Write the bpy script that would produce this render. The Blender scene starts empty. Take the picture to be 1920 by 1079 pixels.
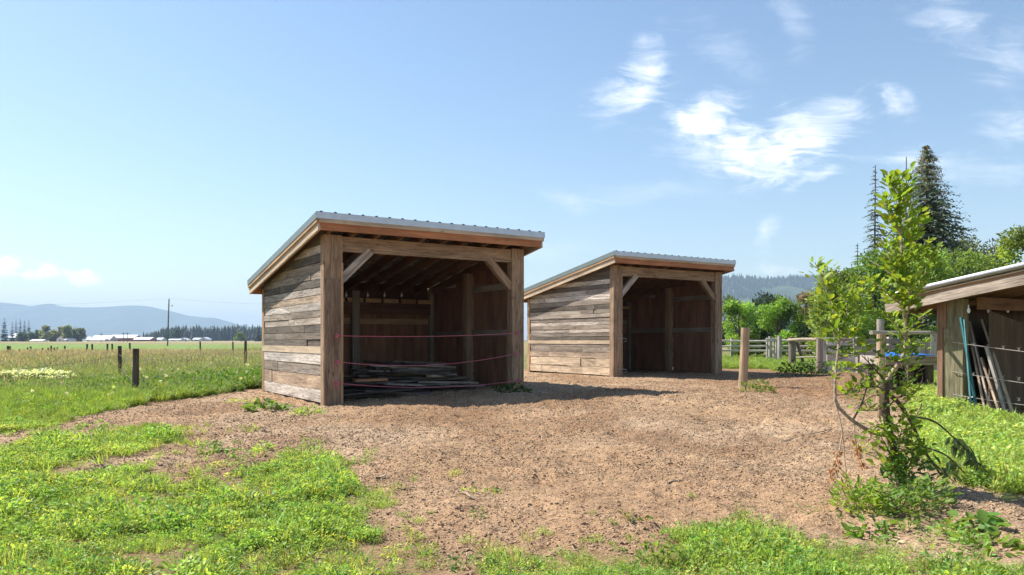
SUN_E, EXPOSURE, SKY_S = 5.0, 0.97, 0.084
AIR, DUST, OZONE = 1.3, .6, 3.3
CLOUD_C = (9.8, 9.9, 10.1)
HAZE_C, HAZE_D, HAZE_G = (.58, .77, 1.0, 1), 1.9e-4, .05
import bpy, math, random
import numpy as np
from mathutils import Vector, Matrix

SC = bpy.context.scene
COL = SC.collection
R = random.Random(7)
NR = np.random.default_rng(7)
FPX, HEYE, YH = 1420.0, 1.05, 638.0      # focal length in photo pixels, eye height in metres, horizon row

# ------------------------------------------------------------------ helpers
def lin(r, g, b):
    f = lambda c: c/12.92 if c <= .04045 else ((c+.055)/1.055)**2.4
    return (f(r/255), f(g/255), f(b/255))

def sm(a, b, x):
    t = np.clip((np.asarray(x, float)-a)/(b-a), 0, 1)
    return t*t*(3-2*t)

def _hash(ix, iy, seed):
    h = np.sin(ix*127.1+iy*311.7+seed*74.7)*43758.5453
    return h-np.floor(h)

def vnoise(x, y, seed=0):
    x = np.asarray(x, float); y = np.asarray(y, float)
    ix = np.floor(x); iy = np.floor(y); fx = x-ix; fy = y-iy
    fx = fx*fx*(3-2*fx); fy = fy*fy*(3-2*fy)
    a = _hash(ix, iy, seed); b = _hash(ix+1, iy, seed); c = _hash(ix, iy+1, seed); d = _hash(ix+1, iy+1, seed)
    return (a*(1-fx)+b*fx)*(1-fy)+(c*(1-fx)+d*fx)*fy

def fbm(x, y, oct=4, seed=0):
    s = 0; a = .5; t = 0
    for k in range(oct):
        s = s+a*vnoise(x*2**k+k*17.3, y*2**k-k*9.1, seed+k); t += a; a *= .5
    return s/t

def ground_h(X, Y):
    X = np.asarray(X, float); Y = np.asarray(Y, float)
    g = .14*sm(-3.4, .3, X)*sm(7, 12, Y)*(1-sm(40, 80, Y))
    g = g-.6*sm(30, 80, Y)*(1-sm(150, 420, Y))*sm(-8, -14, X)
    g = g-.2*sm(5.95, 6.7, X)*(1-sm(10.0, 11.0, Y))
    g = g+.06*(fbm(X*.35, Y*.35, 3, 5)-.5)*sm(3, 6, Y)*(1-sm(30, 60, Y))
    return g

def at(px, py, z=None):
    """ground point (or point at height z) seen at a photo pixel"""
    zz = 0.05 if z is None else z
    for _ in range(12):
        Y = FPX*(HEYE-zz)/(py-YH); X = (px-960)/FPX*Y
        if z is None: zz = .5*zz+.5*float(ground_h(X, Y))
    return Vector((X, Y, zz))

def ray(px, py, Y):
    return Vector(((px-960)/FPX*Y, Y, HEYE+(YH-py)/FPX*Y))

def tag(o, label=None, cat=None, group=None, kind=None):
    if label: o['label'] = label
    if cat: o['category'] = cat
    if group: o['group'] = group
    if kind: o['kind'] = kind
    return o

def empty(name, loc=(0, 0, 0), rz=0):
    o = bpy.data.objects.new(name, None); COL.objects.link(o)
    o.empty_display_size = .2
    o.location = loc; o.rotation_euler = (0, 0, rz)
    return o

def copy_tree(o, parent=None):
    c = o.copy(); COL.objects.link(c)
    if parent is not None: c.parent = parent
    for ch in list(o.children): copy_tree(ch, c)
    return c

class MB:
    """collects shapes and links them as ONE mesh object"""
    def __init__(s): s.v = []; s.f = []; s.uv = []; s.c = []
    def face(s, pts, uvs=None, col=(.5, .5, .5)):
        n = len(s.v); s.v += [tuple(p) for p in pts]; s.f.append(tuple(range(n, n+len(pts))))
        s.uv += list(uvs) if uvs else [(p[0], p[1]) for p in pts]; s.c += [col]*len(pts)
    def hexa(s, c8, col, ulen):
        """c8: corners with index bits x(1) y(2) z(4) where x is the long axis"""
        ou, ov = R.random()*50, R.random()*50
        c8 = [Vector(p) for p in c8]
        for q in ((0, 2, 3, 1), (4, 5, 7, 6), (0, 1, 5, 4), (2, 6, 7, 3), (0, 4, 6, 2), (1, 3, 7, 5)):
            pts = [c8[i] for i in q]; uvs = []
            end = q in ((0, 4, 6, 2), (1, 3, 7, 5))
            for i in q:
                p = c8[i]-c8[0]
                if end: uvs.append((ou+.02*((i >> 1) & 1), ov+.1*((i >> 2) & 1)))
                else:
                    w = (c8[2]-c8[0]).length*((i >> 1) & 1)+(c8[4]-c8[0]).length*((i >> 2) & 1)
                    uvs.append((ou+ulen*(i & 1), ov+w))
            s.face(pts, uvs, col)
    def obox(s, p0, p1, w, h, col=(.5, .5, .5), side=None, jit=0.0):
        """board from p0 to p1, width w along 'side' and height h along the third axis"""
        p0, p1 = Vector(p0), Vector(p1); d = (p1-p0); L = d.length; d.normalize()
        if side is None: side = d.cross(Vector((0, 0, 1))) if abs(d.z) < .9 else Vector((1, 0, 0))
        sd = Vector(side); sd = (sd-d*sd.dot(d)).normalized(); up = sd.cross(d)
        c8 = []
        for i in range(8):
            p = (p1 if i & 1 else p0)+sd*(w/2 if i & 2 else -w/2)+up*(h/2 if i & 4 else -h/2)
            if jit: p = p+Vector((R.uniform(-jit, jit), R.uniform(-jit, jit), R.uniform(-jit, jit)))
            c8.append(p)
        s.hexa(c8, col, L); return s
    def box(s, x0, x1, y0, y1, z0, z1, axis=0, col=(.5, .5, .5), jit=0.0):
        lo = [x0, y0, z0]; hi = [x1, y1, z1]
        ax = [axis]+[a for a in (0, 1, 2) if a != axis]
        c8 = []
        for i in range(8):
            p = [0, 0, 0]
            for b, a in enumerate(ax): p[a] = (hi if (i >> b) & 1 else lo)[a]
            if jit: p = [q+R.uniform(-jit, jit) for q in p]
            c8.append(p)
        s.hexa(c8, col, hi[axis]-lo[axis]); return s
    def tube(s, pts, rad, n=8, col=(.5, .5, .5), cap=True, rough=0.0):
        pts = [Vector(p) for p in pts]; m = len(pts)
        if not hasattr(rad, '__len__'): rad = [rad]*m
        base = len(s.v); rings = []
        L = 0; ou = R.random()*20; ref = None
        for k, p in enumerate(pts):
            d = (pts[min(k+1, m-1)]-pts[max(k-1, 0)]).normalized()
            if ref is None:
                ref = d.orthogonal().normalized()
            ref = (ref-d*ref.dot(d)).normalized(); bi = d.cross(ref)
            if k: L += (p-pts[k-1]).length
            rings.append(([p+(ref*math.cos(2*math.pi*j/n)+bi*math.sin(2*math.pi*j/n))*rad[k]*(1+R.uniform(-rough, rough)) for j in range(n)], L))
        for k in range(m-1):
            (A, la), (B, lb) = rings[k], rings[k+1]
            for j in range(n):
                j2 = (j+1) % n; c = 2*math.pi*max(rad[k], .001)
                s.face([A[j], A[j2], B[j2], B[j]], [(ou+la, c*j/n), (ou+la, c*(j+1)/n), (ou+lb, c*(j+1)/n), (ou+lb, c*j/n)], col)
        if cap:
            for ring, fl in ((rings[0][0], True), (rings[-1][0], False)):
                q = ring[::-1] if fl else ring
                s.face(q, [(ou+(p-q[0]).length*.1, (p-q[1]).length) for p in q], col)
        return s
    def build(s, name, mat, parent=None, smooth=False, weld=False):
        me = bpy.data.meshes.new(name); me.from_pydata(s.v, [], s.f)
        uv = me.uv_layers.new(name='UVMap'); uv.data.foreach_set('uv', np.array(s.uv, 'f').ravel())
        ca = me.color_attributes.new('Col', 'FLOAT_COLOR', 'CORNER')
        c = np.ones((len(s.c), 4), 'f'); c[:, :3] = np.array(s.c, 'f'); ca.data.foreach_set('color', c.ravel())
        if weld:
            import bmesh
            bm = bmesh.new(); bm.from_mesh(me); bmesh.ops.remove_doubles(bm, verts=bm.verts, dist=1e-5); bm.to_mesh(me); bm.free()
        me.materials.append(mat)
        if smooth: me.polygons.foreach_set('use_smooth', [True]*len(me.polygons))
        me.update()
        o = bpy.data.objects.new(name, me); COL.objects.link(o)
        if parent is not None: o.parent = parent
        return o

def np_mesh(name, verts, faces, mat, cols=None, parent=None, smooth=False, link=True):
    """verts (N,3), faces (M,k) of one size, cols per vertex"""
    verts = np.asarray(verts, 'f'); faces = np.asarray(faces, 'i')
    me = bpy.data.meshes.new(name)
    k = faces.shape[1]
    me.vertices.add(len(verts)); me.vertices.foreach_set('co', verts.ravel())
    me.loops.add(faces.size); me.loops.foreach_set('vertex_index', faces.ravel())
    me.polygons.add(len(faces))
    me.polygons.foreach_set('loop_start', np.arange(0, faces.size, k, dtype='i'))
    me.polygons.foreach_set('loop_total', np.full(len(faces), k, 'i'))
    me.update(calc_edges=True)
    if cols is not None:
        ca = me.color_attributes.new('Col', 'FLOAT_COLOR', 'POINT')
        c = np.ones((len(verts), 4), 'f'); c[:, :3] = cols; ca.data.foreach_set('color', c.ravel())
    me.materials.append(mat)
    if smooth: me.polygons.foreach_set('use_smooth', np.ones(len(faces), bool))
    me.validate(); me.update()
    o = bpy.data.objects.new(name, me)
    if link: COL.objects.link(o)
    if parent is not None: o.parent = parent
    return o

def norm(a): return a/np.maximum(np.linalg.norm(a, axis=-1, keepdims=True), 1e-9)

LEAF_T = np.array([(0, 0), (.32, -.5), (.72, -.38), (1, 0), (.72, .38), (.32, .5)])
LEAF_F = np.array([(0, 1, 2, 3), (0, 3, 4, 5)])
def leaf_arrays(pos, axis, nrm, length, width, fold=.25, droop=.15):
    """arrays of folded pointed leaves"""
    pos = np.asarray(pos, float); n = len(pos)
    axis = norm(np.asarray(axis, float)); nrm = np.asarray(nrm, float)
    nrm = norm(nrm-axis*np.sum(axis*nrm, 1, keepdims=True)); side = np.cross(nrm, axis)
    length = np.broadcast_to(length, n)[:, None]; width = np.broadcast_to(width, n)[:, None]
    V = np.zeros((n, 6, 3))
    for k, (t, s) in enumerate(LEAF_T):
        V[:, k] = pos+axis*length*t+side*width*s+nrm*(abs(s)*fold*width-droop*length*t*t)
    F = (np.arange(n)[:, None, None]*6+LEAF_F[None]).reshape(-1, 4)
    return V.reshape(-1, 3), F

def blade_arrays(pos, lean, height, width, bend):
    """tapered grass blades of two quads + folded tip; lean is a unit horizontal direction"""
    n = len(pos); pos = np.asarray(pos, float)
    side = np.stack([-lean[:, 1], lean[:, 0], np.zeros(n)], 1); ln = np.concatenate([lean, np.zeros((n, 1))], 1)
    h = np.asarray(height)[:, None]; w = np.asarray(width)[:, None]; b = np.asarray(bend)[:, None]
    up = np.array([0, 0, 1.0])
    V = np.zeros((n, 6, 3))
    for k, (t, ws) in enumerate(((0, 1), (.55, .8), (1, .12))):
        c = pos+up*h*(t-.25*b*t*t)+ln*h*b*t*t
        V[:, 2*k] = c-side*w*ws*.5; V[:, 2*k+1] = c+side*w*ws*.5
    F = np.array([(0, 1, 3, 2), (2, 3, 5, 4)])
    return V.reshape(-1, 3), (np.arange(n)[:, None, None]*6+F[None]).reshape(-1, 4)

def join_arrays(parts):
    vs, fs, cs, o = [], [], [], 0
    for v, f, c in parts:
        vs.append(v); fs.append(f+o); cs.append(np.broadcast_to(np.asarray(c, float), (len(v), 3))); o += len(v)
    return np.concatenate(vs), np.concatenate(fs), np.concatenate(cs)

SRC = bpy.data.collections.new('scatter_sources')           # never linked to the scene
def scatter(name, pts, rot, scale, idx, variants, kind='stuff', label=None, cat=None):
    """one object carrying many small uncountable instances (geometry nodes)"""
    pts = np.asarray(pts, 'f'); n = len(pts)
    src = bpy.data.collections.new(name+'_source'); SRC.children.link(src)
    for i, v in enumerate(variants):
        v.name = '%s_variant_%02d' % (name, i); src.objects.link(v)
    me = bpy.data.meshes.new(name); me.vertices.add(n); me.vertices.foreach_set('co', pts.ravel())
    a = me.attributes.new('rot', 'FLOAT_VECTOR', 'POINT'); a.data.foreach_set('vector', np.asarray(rot, 'f').ravel())
    a = me.attributes.new('scl', 'FLOAT', 'POINT'); a.data.foreach_set('value', np.asarray(scale, 'f'))
    a = me.attributes.new('pick', 'INT', 'POINT'); a.data.foreach_set('value', np.asarray(idx, 'i'))
    o = bpy.data.objects.new(name, me); COL.objects.link(o)
    ng = bpy.data.node_groups.new(name, 'GeometryNodeTree')
    ng.interface.new_socket('Geometry', in_out='INPUT', socket_type='NodeSocketGeometry')
    ng.interface.new_socket('Geometry', in_out='OUTPUT', socket_type='NodeSocketGeometry')
    N = ng.nodes; L = ng.links
    gi = N.new('NodeGroupInput'); go = N.new('NodeGroupOutput')
    ci = N.new('GeometryNodeCollectionInfo'); ci.inputs['Collection'].default_value = src
    ci.inputs['Separate Children'].default_value = True; ci.inputs['Reset Children'].default_value = True
    ip = N.new('GeometryNodeInstanceOnPoints'); ip.inputs['Pick Instance'].default_value = True
    def na(nm, ty):
        q = N.new('GeometryNodeInputNamedAttribute'); q.data_type = ty; q.inputs['Name'].default_value = nm; return q.outputs['Attribute']
    L.new(gi.outputs[0], ip.inputs['Points']); L.new(ci.outputs[0], ip.inputs['Instance'])
    L.new(na('pick', 'INT'), ip.inputs['Instance Index']); L.new(na('rot', 'FLOAT_VECTOR'), ip.inputs['Rotation'])
    L.new(na('scl', 'FLOAT'), ip.inputs['Scale']); L.new(ip.outputs[0], go.inputs[0])
    md = o.modifiers.new('scatter', 'NODES'); md.node_group = ng
    tag(o, label, cat, None, kind)
    return o

# ------------------------------------------------------------------ materials
def new_mat(name):
    m = bpy.data.materials.new(name); m.use_nodes = True
    nt = m.node_tree; nt.nodes.clear()
    out = nt.nodes.new('ShaderNodeOutputMaterial')
    return m, nt, out
def nd(nt, t, **kw):
    n = nt.nodes.new(t)
    for k, v in kw.items():
        if k in n.inputs: n.inputs[k].default_value = v
        else: setattr(n, k, v)
    return n
def math_n(nt, op, a, b=None, clamp=False):
    n = nt.nodes.new('ShaderNodeMath'); n.operation = op; n.use_clamp = clamp
    for i, x in enumerate((a, b)):
        if x is None: continue
        if hasattr(x, 'is_output'): nt.links.new(x, n.inputs[i])
        else: n.inputs[i].default_value = x
    return n.outputs[0]
def ramp(nt, fac, stops):
    n = nt.nodes.new('ShaderNodeValToRGB'); e = n.color_ramp.elements
    while len(e) < len(stops): e.new(.5)
    for el, (p, c) in zip(e, stops): el.position = p; el.color = (*c, 1) if len(c) == 3 else c
    nt.links.new(fac, n.inputs[0]); return n.outputs[0]
def mixc(nt, fac, a, b, mode='MIX'):
    n = nt.nodes.new('ShaderNodeMix'); n.data_type = 'RGBA'; n.blend_type = mode
    for i, x in ((0, fac), (6, a), (7, b)):
        if hasattr(x, 'is_output'): nt.links.new(x, n.inputs[i])
        else: n.inputs[i].default_value = x if i == 0 else (*x, 1)
    return n.outputs[2]

def wood_mat(name, grain=1.0, crack=1.0, rough=.85, bump=.5, knots=.0, stain=0.0):
    m, nt, out = new_mat(name); L = nt.links
    uv = nd(nt, 'ShaderNodeUVMap', uv_map='UVMap').outputs[0]
    col = nd(nt, 'ShaderNodeAttribute', attribute_name='Col').outputs['Color']
    def stretched(sx, sy, detail=4, dist=0.0):
        mp = nd(nt, 'ShaderNodeMapping'); mp.inputs['Scale'].default_value = (sx, sy, 1); L.new(uv, mp.inputs[0])
        n = nd(nt, 'ShaderNodeTexNoise', Scale=1.0, Detail=detail, Roughness=.6, Distortion=dist); L.new(mp.outputs[0], n.inputs['Vector'])
        return n.outputs['Fac']
    g1 = stretched(1.3, 30, 5, .8); g2 = stretched(6, 140, 3); big = stretched(.9, 4, 3, .5)
    f1 = ramp(nt, g1, [(.28, (1-.55*grain,)*3), (.5, (1, 1, 1)), (.72, (1+.25*grain,)*3)])
    f2 = ramp(nt, g2, [(.3, (1-.3*grain,)*3), (.7, (1+.15*grain,)*3)])
    f3 = ramp(nt, big, [(.3, (.68, .66, .64)), (.65, (1.12, 1.1, 1.08))])
    c = mixc(nt, 1.0, col, f1, 'MULTIPLY'); c = mixc(nt, 1.0, c, f2, 'MULTIPLY'); c = mixc(nt, 1.0, c, f3, 'MULTIPLY')
    if stain:
        st = stretched(2.2, 16, 5, 1.5); c = mixc(nt, stain, c, mixc(nt, 1.0, c, ramp(nt, st, [(.38, (.28, .25, .23)), (.5, (.9, .88, .86)), (.62, (1.25, 1.22, 1.18))]), 'MULTIPLY'))
    ck = stretched(1.0, 55, 2, 1.2)
    ckf = ramp(nt, ck, [(.30, (1-.8*crack,)*3), (.36, (1, 1, 1))])
    c = mixc(nt, 1.0, c, ckf, 'MULTIPLY')
    vm = nd(nt, 'ShaderNodeMapping'); vm.inputs['Scale'].default_value = (3.2, 9, 1); L.new(uv, vm.inputs[0])
    vo = nd(nt, 'ShaderNodeTexVoronoi', Scale=1.0); L.new(vm.outputs[0], vo.inputs['Vector'])
    kf = ramp(nt, vo.outputs['Distance'], [(.06, (.25, .2, .17)), (.12, (.6, .55, .5)), (.17, (1, 1, 1))])
    c = mixc(nt, knots, c, mixc(nt, 1.0, c, kf, 'MULTIPLY'))
    b = nd(nt, 'ShaderNodeBsdfPrincipled', Roughness=rough); b.inputs['Specular IOR Level'].default_value = .25
    L.new(c, b.inputs['Base Color'])
    h = math_n(nt, 'ADD', g1, math_n(nt, 'MULTIPLY', g2, .5))
    h = math_n(nt, 'ADD', h, math_n(nt, 'MULTIPLY', ckf, .6))
    bp = nd(nt, 'ShaderNodeBump', Strength=bump, Distance=.006); L.new(h, bp.inputs['Height']); L.new(bp.outputs[0], b.inputs['Normal'])
    L.new(b.outputs[0], out.inputs[0]); return m

def leaf_mat(name, trans=.5, rough=.5, var=.25, gloss=.3):
    m, nt, out = new_mat(name); L = nt.links
    col = nd(nt, 'ShaderNodeAttribute', attribute_name='Col').outputs['Color']
    oi = nd(nt, 'ShaderNodeObjectInfo')
    hs = nd(nt, 'ShaderNodeHueSaturation')
    L.new(col, hs.inputs['Color'])
    hh = math_n(nt, 'ADD', math_n(nt, 'MULTIPLY', oi.outputs['Random'], .04), .48); L.new(hh, hs.inputs['Hue'])
    rv = math_n(nt, 'FRACT', math_n(nt, 'MULTIPLY', oi.outputs['Random'], 7.31))
    L.new(math_n(nt, 'ADD', math_n(nt, 'MULTIPLY', rv, 2*var), 1-var), hs.inputs['Value'])
    c = hs.outputs[0]
    b = nd(nt, 'ShaderNodeBsdfPrincipled', Roughness=rough); b.inputs['Specular IOR Level'].default_value = gloss
    L.new(c, b.inputs['Base Color'])
    t = nd(nt, 'ShaderNodeBsdfTranslucent')
    tc = mixc(nt, 1.0, c, (1.25, 1.15, .55), 'MULTIPLY'); L.new(tc, t.inputs[0])
    mx = nd(nt, 'ShaderNodeMixShader'); mx.inputs[0].default_value = trans
    L.new(b.outputs[0], mx.inputs[1]); L.new(t.outputs[0], mx.inputs[2]); L.new(mx.outputs[0], out.inputs[0]); return m

def col_mat(name, rough=.7, metal=0.0, noise=.2, scale=8.0, spec=.3, bump=0.0):
    """vertex colour with a little uneven wear"""
    m, nt, out = new_mat(name); L = nt.links
    col = nd(nt, 'ShaderNodeAttribute', attribute_name='Col').outputs['Color']
    tc = nd(nt, 'ShaderNodeTexCoord').outputs['Object']
    n = nd(nt, 'ShaderNodeTexNoise', Scale=scale, Detail=5.0); L.new(tc, n.inputs['Vector'])
    f = ramp(nt, n.outputs['Fac'], [(.3, (1-noise,)*3), (.7, (1+noise,)*3)])
    b = nd(nt, 'ShaderNodeBsdfPrincipled', Roughness=rough, Metallic=metal); b.inputs['Specular IOR Level'].default_value = spec
    L.new(mixc(nt, 1.0, col, f, 'MULTIPLY'), b.inputs['Base Color'])
    if bump:
        bp = nd(nt, 'ShaderNodeBump', Strength=bump, Distance=.02); L.new(n.outputs['Fac'], bp.inputs['Height']); L.new(bp.outputs[0], b.inputs['Normal'])
    L.new(b.outputs[0], out.inputs[0]); return m

M = {}
M['rough_wood'] = wood_mat('weathered_boards', .9, .7, .9, .8, .6, .40)
M['lumber'] = wood_mat('sawn_lumber', .55, .45, .8, .4, .5)
M['plywood'] = wood_mat('interior_boards', .7, .3, .85, .3, .2)
M['log'] = wood_mat('peeled_log', .7, .8, .85, .6, .3)
M['metal'] = col_mat('galvanised_roofing', .42, .75, .08, 6, .5)
M['paint'] = col_mat('painted_surface', .6, 0, .08, 3)
M['wire'] = col_mat('wire', .5, .6, .15, 20)
M['rope'] = col_mat('twine', .8, 0, .15, 60)
M['bark'] = col_mat('bark', .9, 0, .35, 40, .2, .6)
M['leaf'] = leaf_mat('sapling_leaf', .55, .45, .12)
M['weed'] = leaf_mat('weed_leaf', .5, .5, .25)
M['grass'] = leaf_mat('grass_blade', .4, .55, .25)
M['tree'] = leaf_mat('tree_leaf', .45, .55, .15)
M['needle'] = leaf_mat('conifer_needle', .25, .6, .12)
M['dry'] = leaf_mat('dead_leaf', .2, .8, .15)
# ------------------------------------------------------------------ camera, sun, sky
cam = bpy.data.cameras.new('camera'); cam_o = bpy.data.objects.new('camera', cam); COL.objects.link(cam_o)
cam.sensor_width = 36; cam.sensor_fit = 'HORIZONTAL'; cam.lens = FPX/1920*36
cam.shift_y = (YH-539.5)/1920; cam.clip_start = .05; cam.clip_end = 40000
cam_o.location = (0, 0, HEYE); cam_o.rotation_euler = (math.radians(90), 0, 0)
SC.camera = cam_o
SUN_TRAVEL = Vector((2.5, -1.19, -3.04)).normalized()
SUN_EL = math.asin(-SUN_TRAVEL.z); SUN_ROT = math.atan2(-SUN_TRAVEL.x, -SUN_TRAVEL.y)
sl = bpy.data.lights.new('sun', 'SUN'); sl.energy = SUN_E; sl.angle = math.radians(.5); sl.color = (1.0, .95, .86)
so = bpy.data.objects.new('sun', sl); COL.objects.link(so); so.location = (-20, 10, 30)
so.rotation_euler = SUN_TRAVEL.to_track_quat('-Z', 'Y').to_euler()
SC.view_settings.view_transform = 'Standard'; SC.view_settings.look = 'None'
SC.view_settings.exposure = EXPOSURE; SC.view_settings.gamma = 1
SC.cycles.max_bounces = 8; SC.cycles.diffuse_bounces = 4; SC.cycles.transmission_bounces = 4; SC.cycles.transparent_max_bounces = 8
SC.cycles.volume_bounces = 0; SC.cycles.use_denoising = True
SC.cycles.use_adaptive_sampling = True; SC.cycles.adaptive_threshold = .015
SC.render.use_persistent_data = False

wd = bpy.data.worlds.new('World'); SC.world = wd; wd.use_nodes = True
nt = wd.node_tree; nt.nodes.clear(); L = nt.links
wo = nt.nodes.new('ShaderNodeOutputWorld'); bg = nt.nodes.new('ShaderNodeBackground'); bg.inputs[1].default_value = SKY_S
sky = nt.nodes.new('ShaderNodeTexSky'); sky.sky_type = 'NISHITA'; sky.sun_disc = False
sky.sun_elevation = SUN_EL; sky.sun_rotation = SUN_ROT
sky.altitude = 400; sky.air_density = AIR; sky.dust_density = DUST; sky.ozone_density = OZONE
tc = nt.nodes.new('ShaderNodeTexCoord'); sp = nt.nodes.new('ShaderNodeSeparateXYZ'); L.new(tc.outputs['Generated'], sp.inputs[0])
yy = math_n(nt, 'MAXIMUM', sp.outputs[1], .05)
u = math_n(nt, 'DIVIDE', sp.outputs[0], yy); v = math_n(nt, 'DIVIDE', sp.outputs[2], yy)
cb = nt.nodes.new('ShaderNodeCombineXYZ'); L.new(u, cb.inputs[0]); L.new(v, cb.inputs[1])
# warp, so that no cloud has a smooth outline
def warp(vec, scale, ax, ay, detail=3.0):
    wn = nd(nt, 'ShaderNodeTexNoise', Scale=scale, Detail=detail, Roughness=.55); L.new(vec, wn.inputs['Vector'])
    w1 = nt.nodes.new('ShaderNodeVectorMath'); w1.operation = 'SUBTRACT'; L.new(wn.outputs['Color'], w1.inputs[0]); w1.inputs[1].default_value = (.5, .5, .5)
    w2 = nt.nodes.new('ShaderNodeVectorMath'); w2.operation = 'MULTIPLY_ADD'; L.new(w1.outputs[0], w2.inputs[0]); w2.inputs[1].default_value = (ax, ay, 0); L.new(vec, w2.inputs[2])
    return w2.outputs[0]
P0 = warp(cb.outputs[0], 6.0, .05, .04); P = warp(P0, 26.0, .032, .028)
def fibre(ang, sx, sy, detail=8, dist=.9):
    mp = nd(nt, 'ShaderNodeMapping'); mp.inputs['Rotation'].default_value = (0, 0, math.radians(ang)); mp.inputs['Scale'].default_value = (sx, sy, 1)
    L.new(P0, mp.inputs[0]); n = nd(nt, 'ShaderNodeTexNoise', Scale=1.0, Detail=detail, Roughness=.68, Distortion=dist); L.new(mp.outputs[0], n.inputs['Vector']); return n.outputs['Fac']
fa = fibre(-36, 11, 52); fb = fibre(-62, 11, 48); fc = nd(nt, 'ShaderNodeTexNoise', Scale=22.0, Detail=8.0, Roughness=.6); L.new(P, fc.inputs['Vector']); fc = fc.outputs['Fac']
fd = math_n(nt, 'ADD', math_n(nt, 'MULTIPLY', fa, .75), math_n(nt, 'MULTIPLY', fc, .25))
fe = math_n(nt, 'ADD', math_n(nt, 'MULTIPLY', fb, .75), math_n(nt, 'MULTIPLY', fc, .25))
def blob(px, py, a, b, ang, amt, fib, soft=1.15):
    mp = nd(nt, 'ShaderNodeMapping'); mp.vector_type = 'TEXTURE'
    mp.inputs['Location'].default_value = ((px-960)/FPX, (YH-py)/FPX, 0); mp.inputs['Rotation'].default_value = (0, 0, math.radians(ang))
    mp.inputs['Scale'].default_value = (1.2*a/FPX, 1.3*b/FPX, 1); L.new(P, mp.inputs[0])
    ln = nt.nodes.new('ShaderNodeVectorMath'); ln.operation = 'LENGTH'; L.new(mp.outputs[0], ln.inputs[0])
    g = math_n(nt, 'SUBTRACT', 1.0, math_n(nt, 'MULTIPLY', ln.outputs['Value'], .45), True)
    t = math_n(nt, 'ADD', g, math_n(nt, 'MULTIPLY', math_n(nt, 'SUBTRACT', fib, .5), 2.6))
    t = math_n(nt, 'MULTIPLY', math_n(nt, 'SUBTRACT', t, .30), 1.15/soft, True)
    t = math_n(nt, 'MULTIPLY', t, math_n(nt, 'MULTIPLY', g, 1.6, True))
    t = math_n(nt, 'POWER', t, 1.25)
    return math_n(nt, 'MULTIPLY', t, amt)
CLOUDS = [(1400, 288, 108, 30, -6, .85, fd), (1460, 290, 70, 28, 15, .85, fd), (1525, 250, 72, 30, 32, .9, fd), (1385, 248, 70, 18, -12, .6, fd), (1490, 228, 24, 26, 50, .7, fe), (1320, 215, 52, 24, 26, 1.0, fe), (1280, 232, 40, 14, -30, .8, fe),
          (1175, 175, 62, 26, 15, .75, fe), (1215, 130, 26, 52, -22, .65, fe), (1350, 250, 60, 18, -25, .6, fd),
          (1678, 192, 32, 16, -28, .8, fe), (1525, 338, 38, 8, 20, .9, fd), (1440, 338, 52, 7, 8, .6, fd), (1885, 105, 45, 40, 50, .4, fe), (1905, 235, 48, 30, 10, .5, fd),
          (1790, 318, 120, 16, -6, .42, fd), (1690, 300, 45, 14, 10, .25, fd), (1482, 35, 20, 46, 15, .3, fe), (1770, 28, 50, 34, -20, .38, fe), (1810, 75, 30, 30, -50, .22, fe), (1080, 378, 45, 12, -10, .35, fd),
          (1440, 432, 14, 24, -20, .6, fe), (1365, 88, 56, 24, -40, .24, fe), (1450, 503, 36, 7, 0, .5, fd), (1000, 470, 120, 10, 4, .22, fd), (1250, 360, 150, 14, 4, .2, fd)]
CUMULI = [(60, 520, 24, 7, 0, 1.3, fc), (95, 514, 24, 10, 0, 1.3, fc), (148, 520, 26, 9, 0, 1.3, fc), (8, 497, 24, 13, 0, 1.2, fc)]
acc = None
for c in CLOUDS:
    b = blob(*c); acc = b if acc is None else math_n(nt, 'ADD', acc, b)
for c in CUMULI:
    b = blob(*c, .45); acc = math_n(nt, 'ADD', acc, b)
acc = math_n(nt, 'MINIMUM', math_n(nt, 'MULTIPLY', acc, .86), .95)
acc = math_n(nt, 'MULTIPLY', acc, math_n(nt, 'GREATER_THAN', sp.outputs[1], .1))
skc = mixc(nt, acc, sky.outputs[0], CLOUD_C)
L.new(skc, bg.inputs[0]); L.new(bg.outputs[0], wo.inputs[0])

# ------------------------------------------------------------------ ground: bare soil yard, lawn, meadow in one sheet
def in_poly(px, py, poly):
    inside = np.zeros(px.shape, bool); n = len(poly)
    for i in range(n):
        x1, y1 = poly[i]; x2, y2 = poly[(i+1) % n]
        c = ((y1 > py) != (y2 > py)) & (px < (x2-x1)*(py-y1)/((y2-y1) if y2 != y1 else 1e-9)+x1)
        inside ^= c
    return inside
# outlines of the green areas as they lie on the ground
LAWN_FRONT = [(-900, 1400), (-900, 880), (-60, 838), (0, 826), (44, 808), (89, 792), (142, 794), (177, 806), (240, 782), (290, 776), (310, 790), (320, 806),
              (300, 820), (230, 832), (150, 850), (118, 869), (190, 866), (295, 848), (310, 874), (318, 890), (384, 890), (423, 869), (480, 862), (552, 831),
              (590, 838), (621, 826), (650, 857), (658, 891), (700, 903), (741, 903), (755, 922), (719, 934), (668, 941), (700, 966), (706, 985), (692, 1014), (747, 1003),
              (780, 1007), (800, 1024), (820, 1063), (824, 1100), (800, 1400)]
LAWN_CORNER = [(890, 1400), (890, 1050), (905, 1010), (960, 1005), (1000, 1030), (1060, 1018), (1126, 1016), (1180, 1022), (1243, 1004), (1258, 980), (1368, 968),
               (1437, 966), (1480, 972), (1524, 992), (1598, 978), (1645, 988), (1657, 1014), (1746, 1022), (1850, 1044), (1920, 1040), (2600, 1050), (2600, 1400)]
LAWN_SHELTER = [(1690, 690), (1686, 718), (1706, 746), (1722, 786), (1742, 850), (1800, 884), (1875, 908), (1920, 916), (2600, 980), (3600, 900), (3600, 690)]
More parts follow.
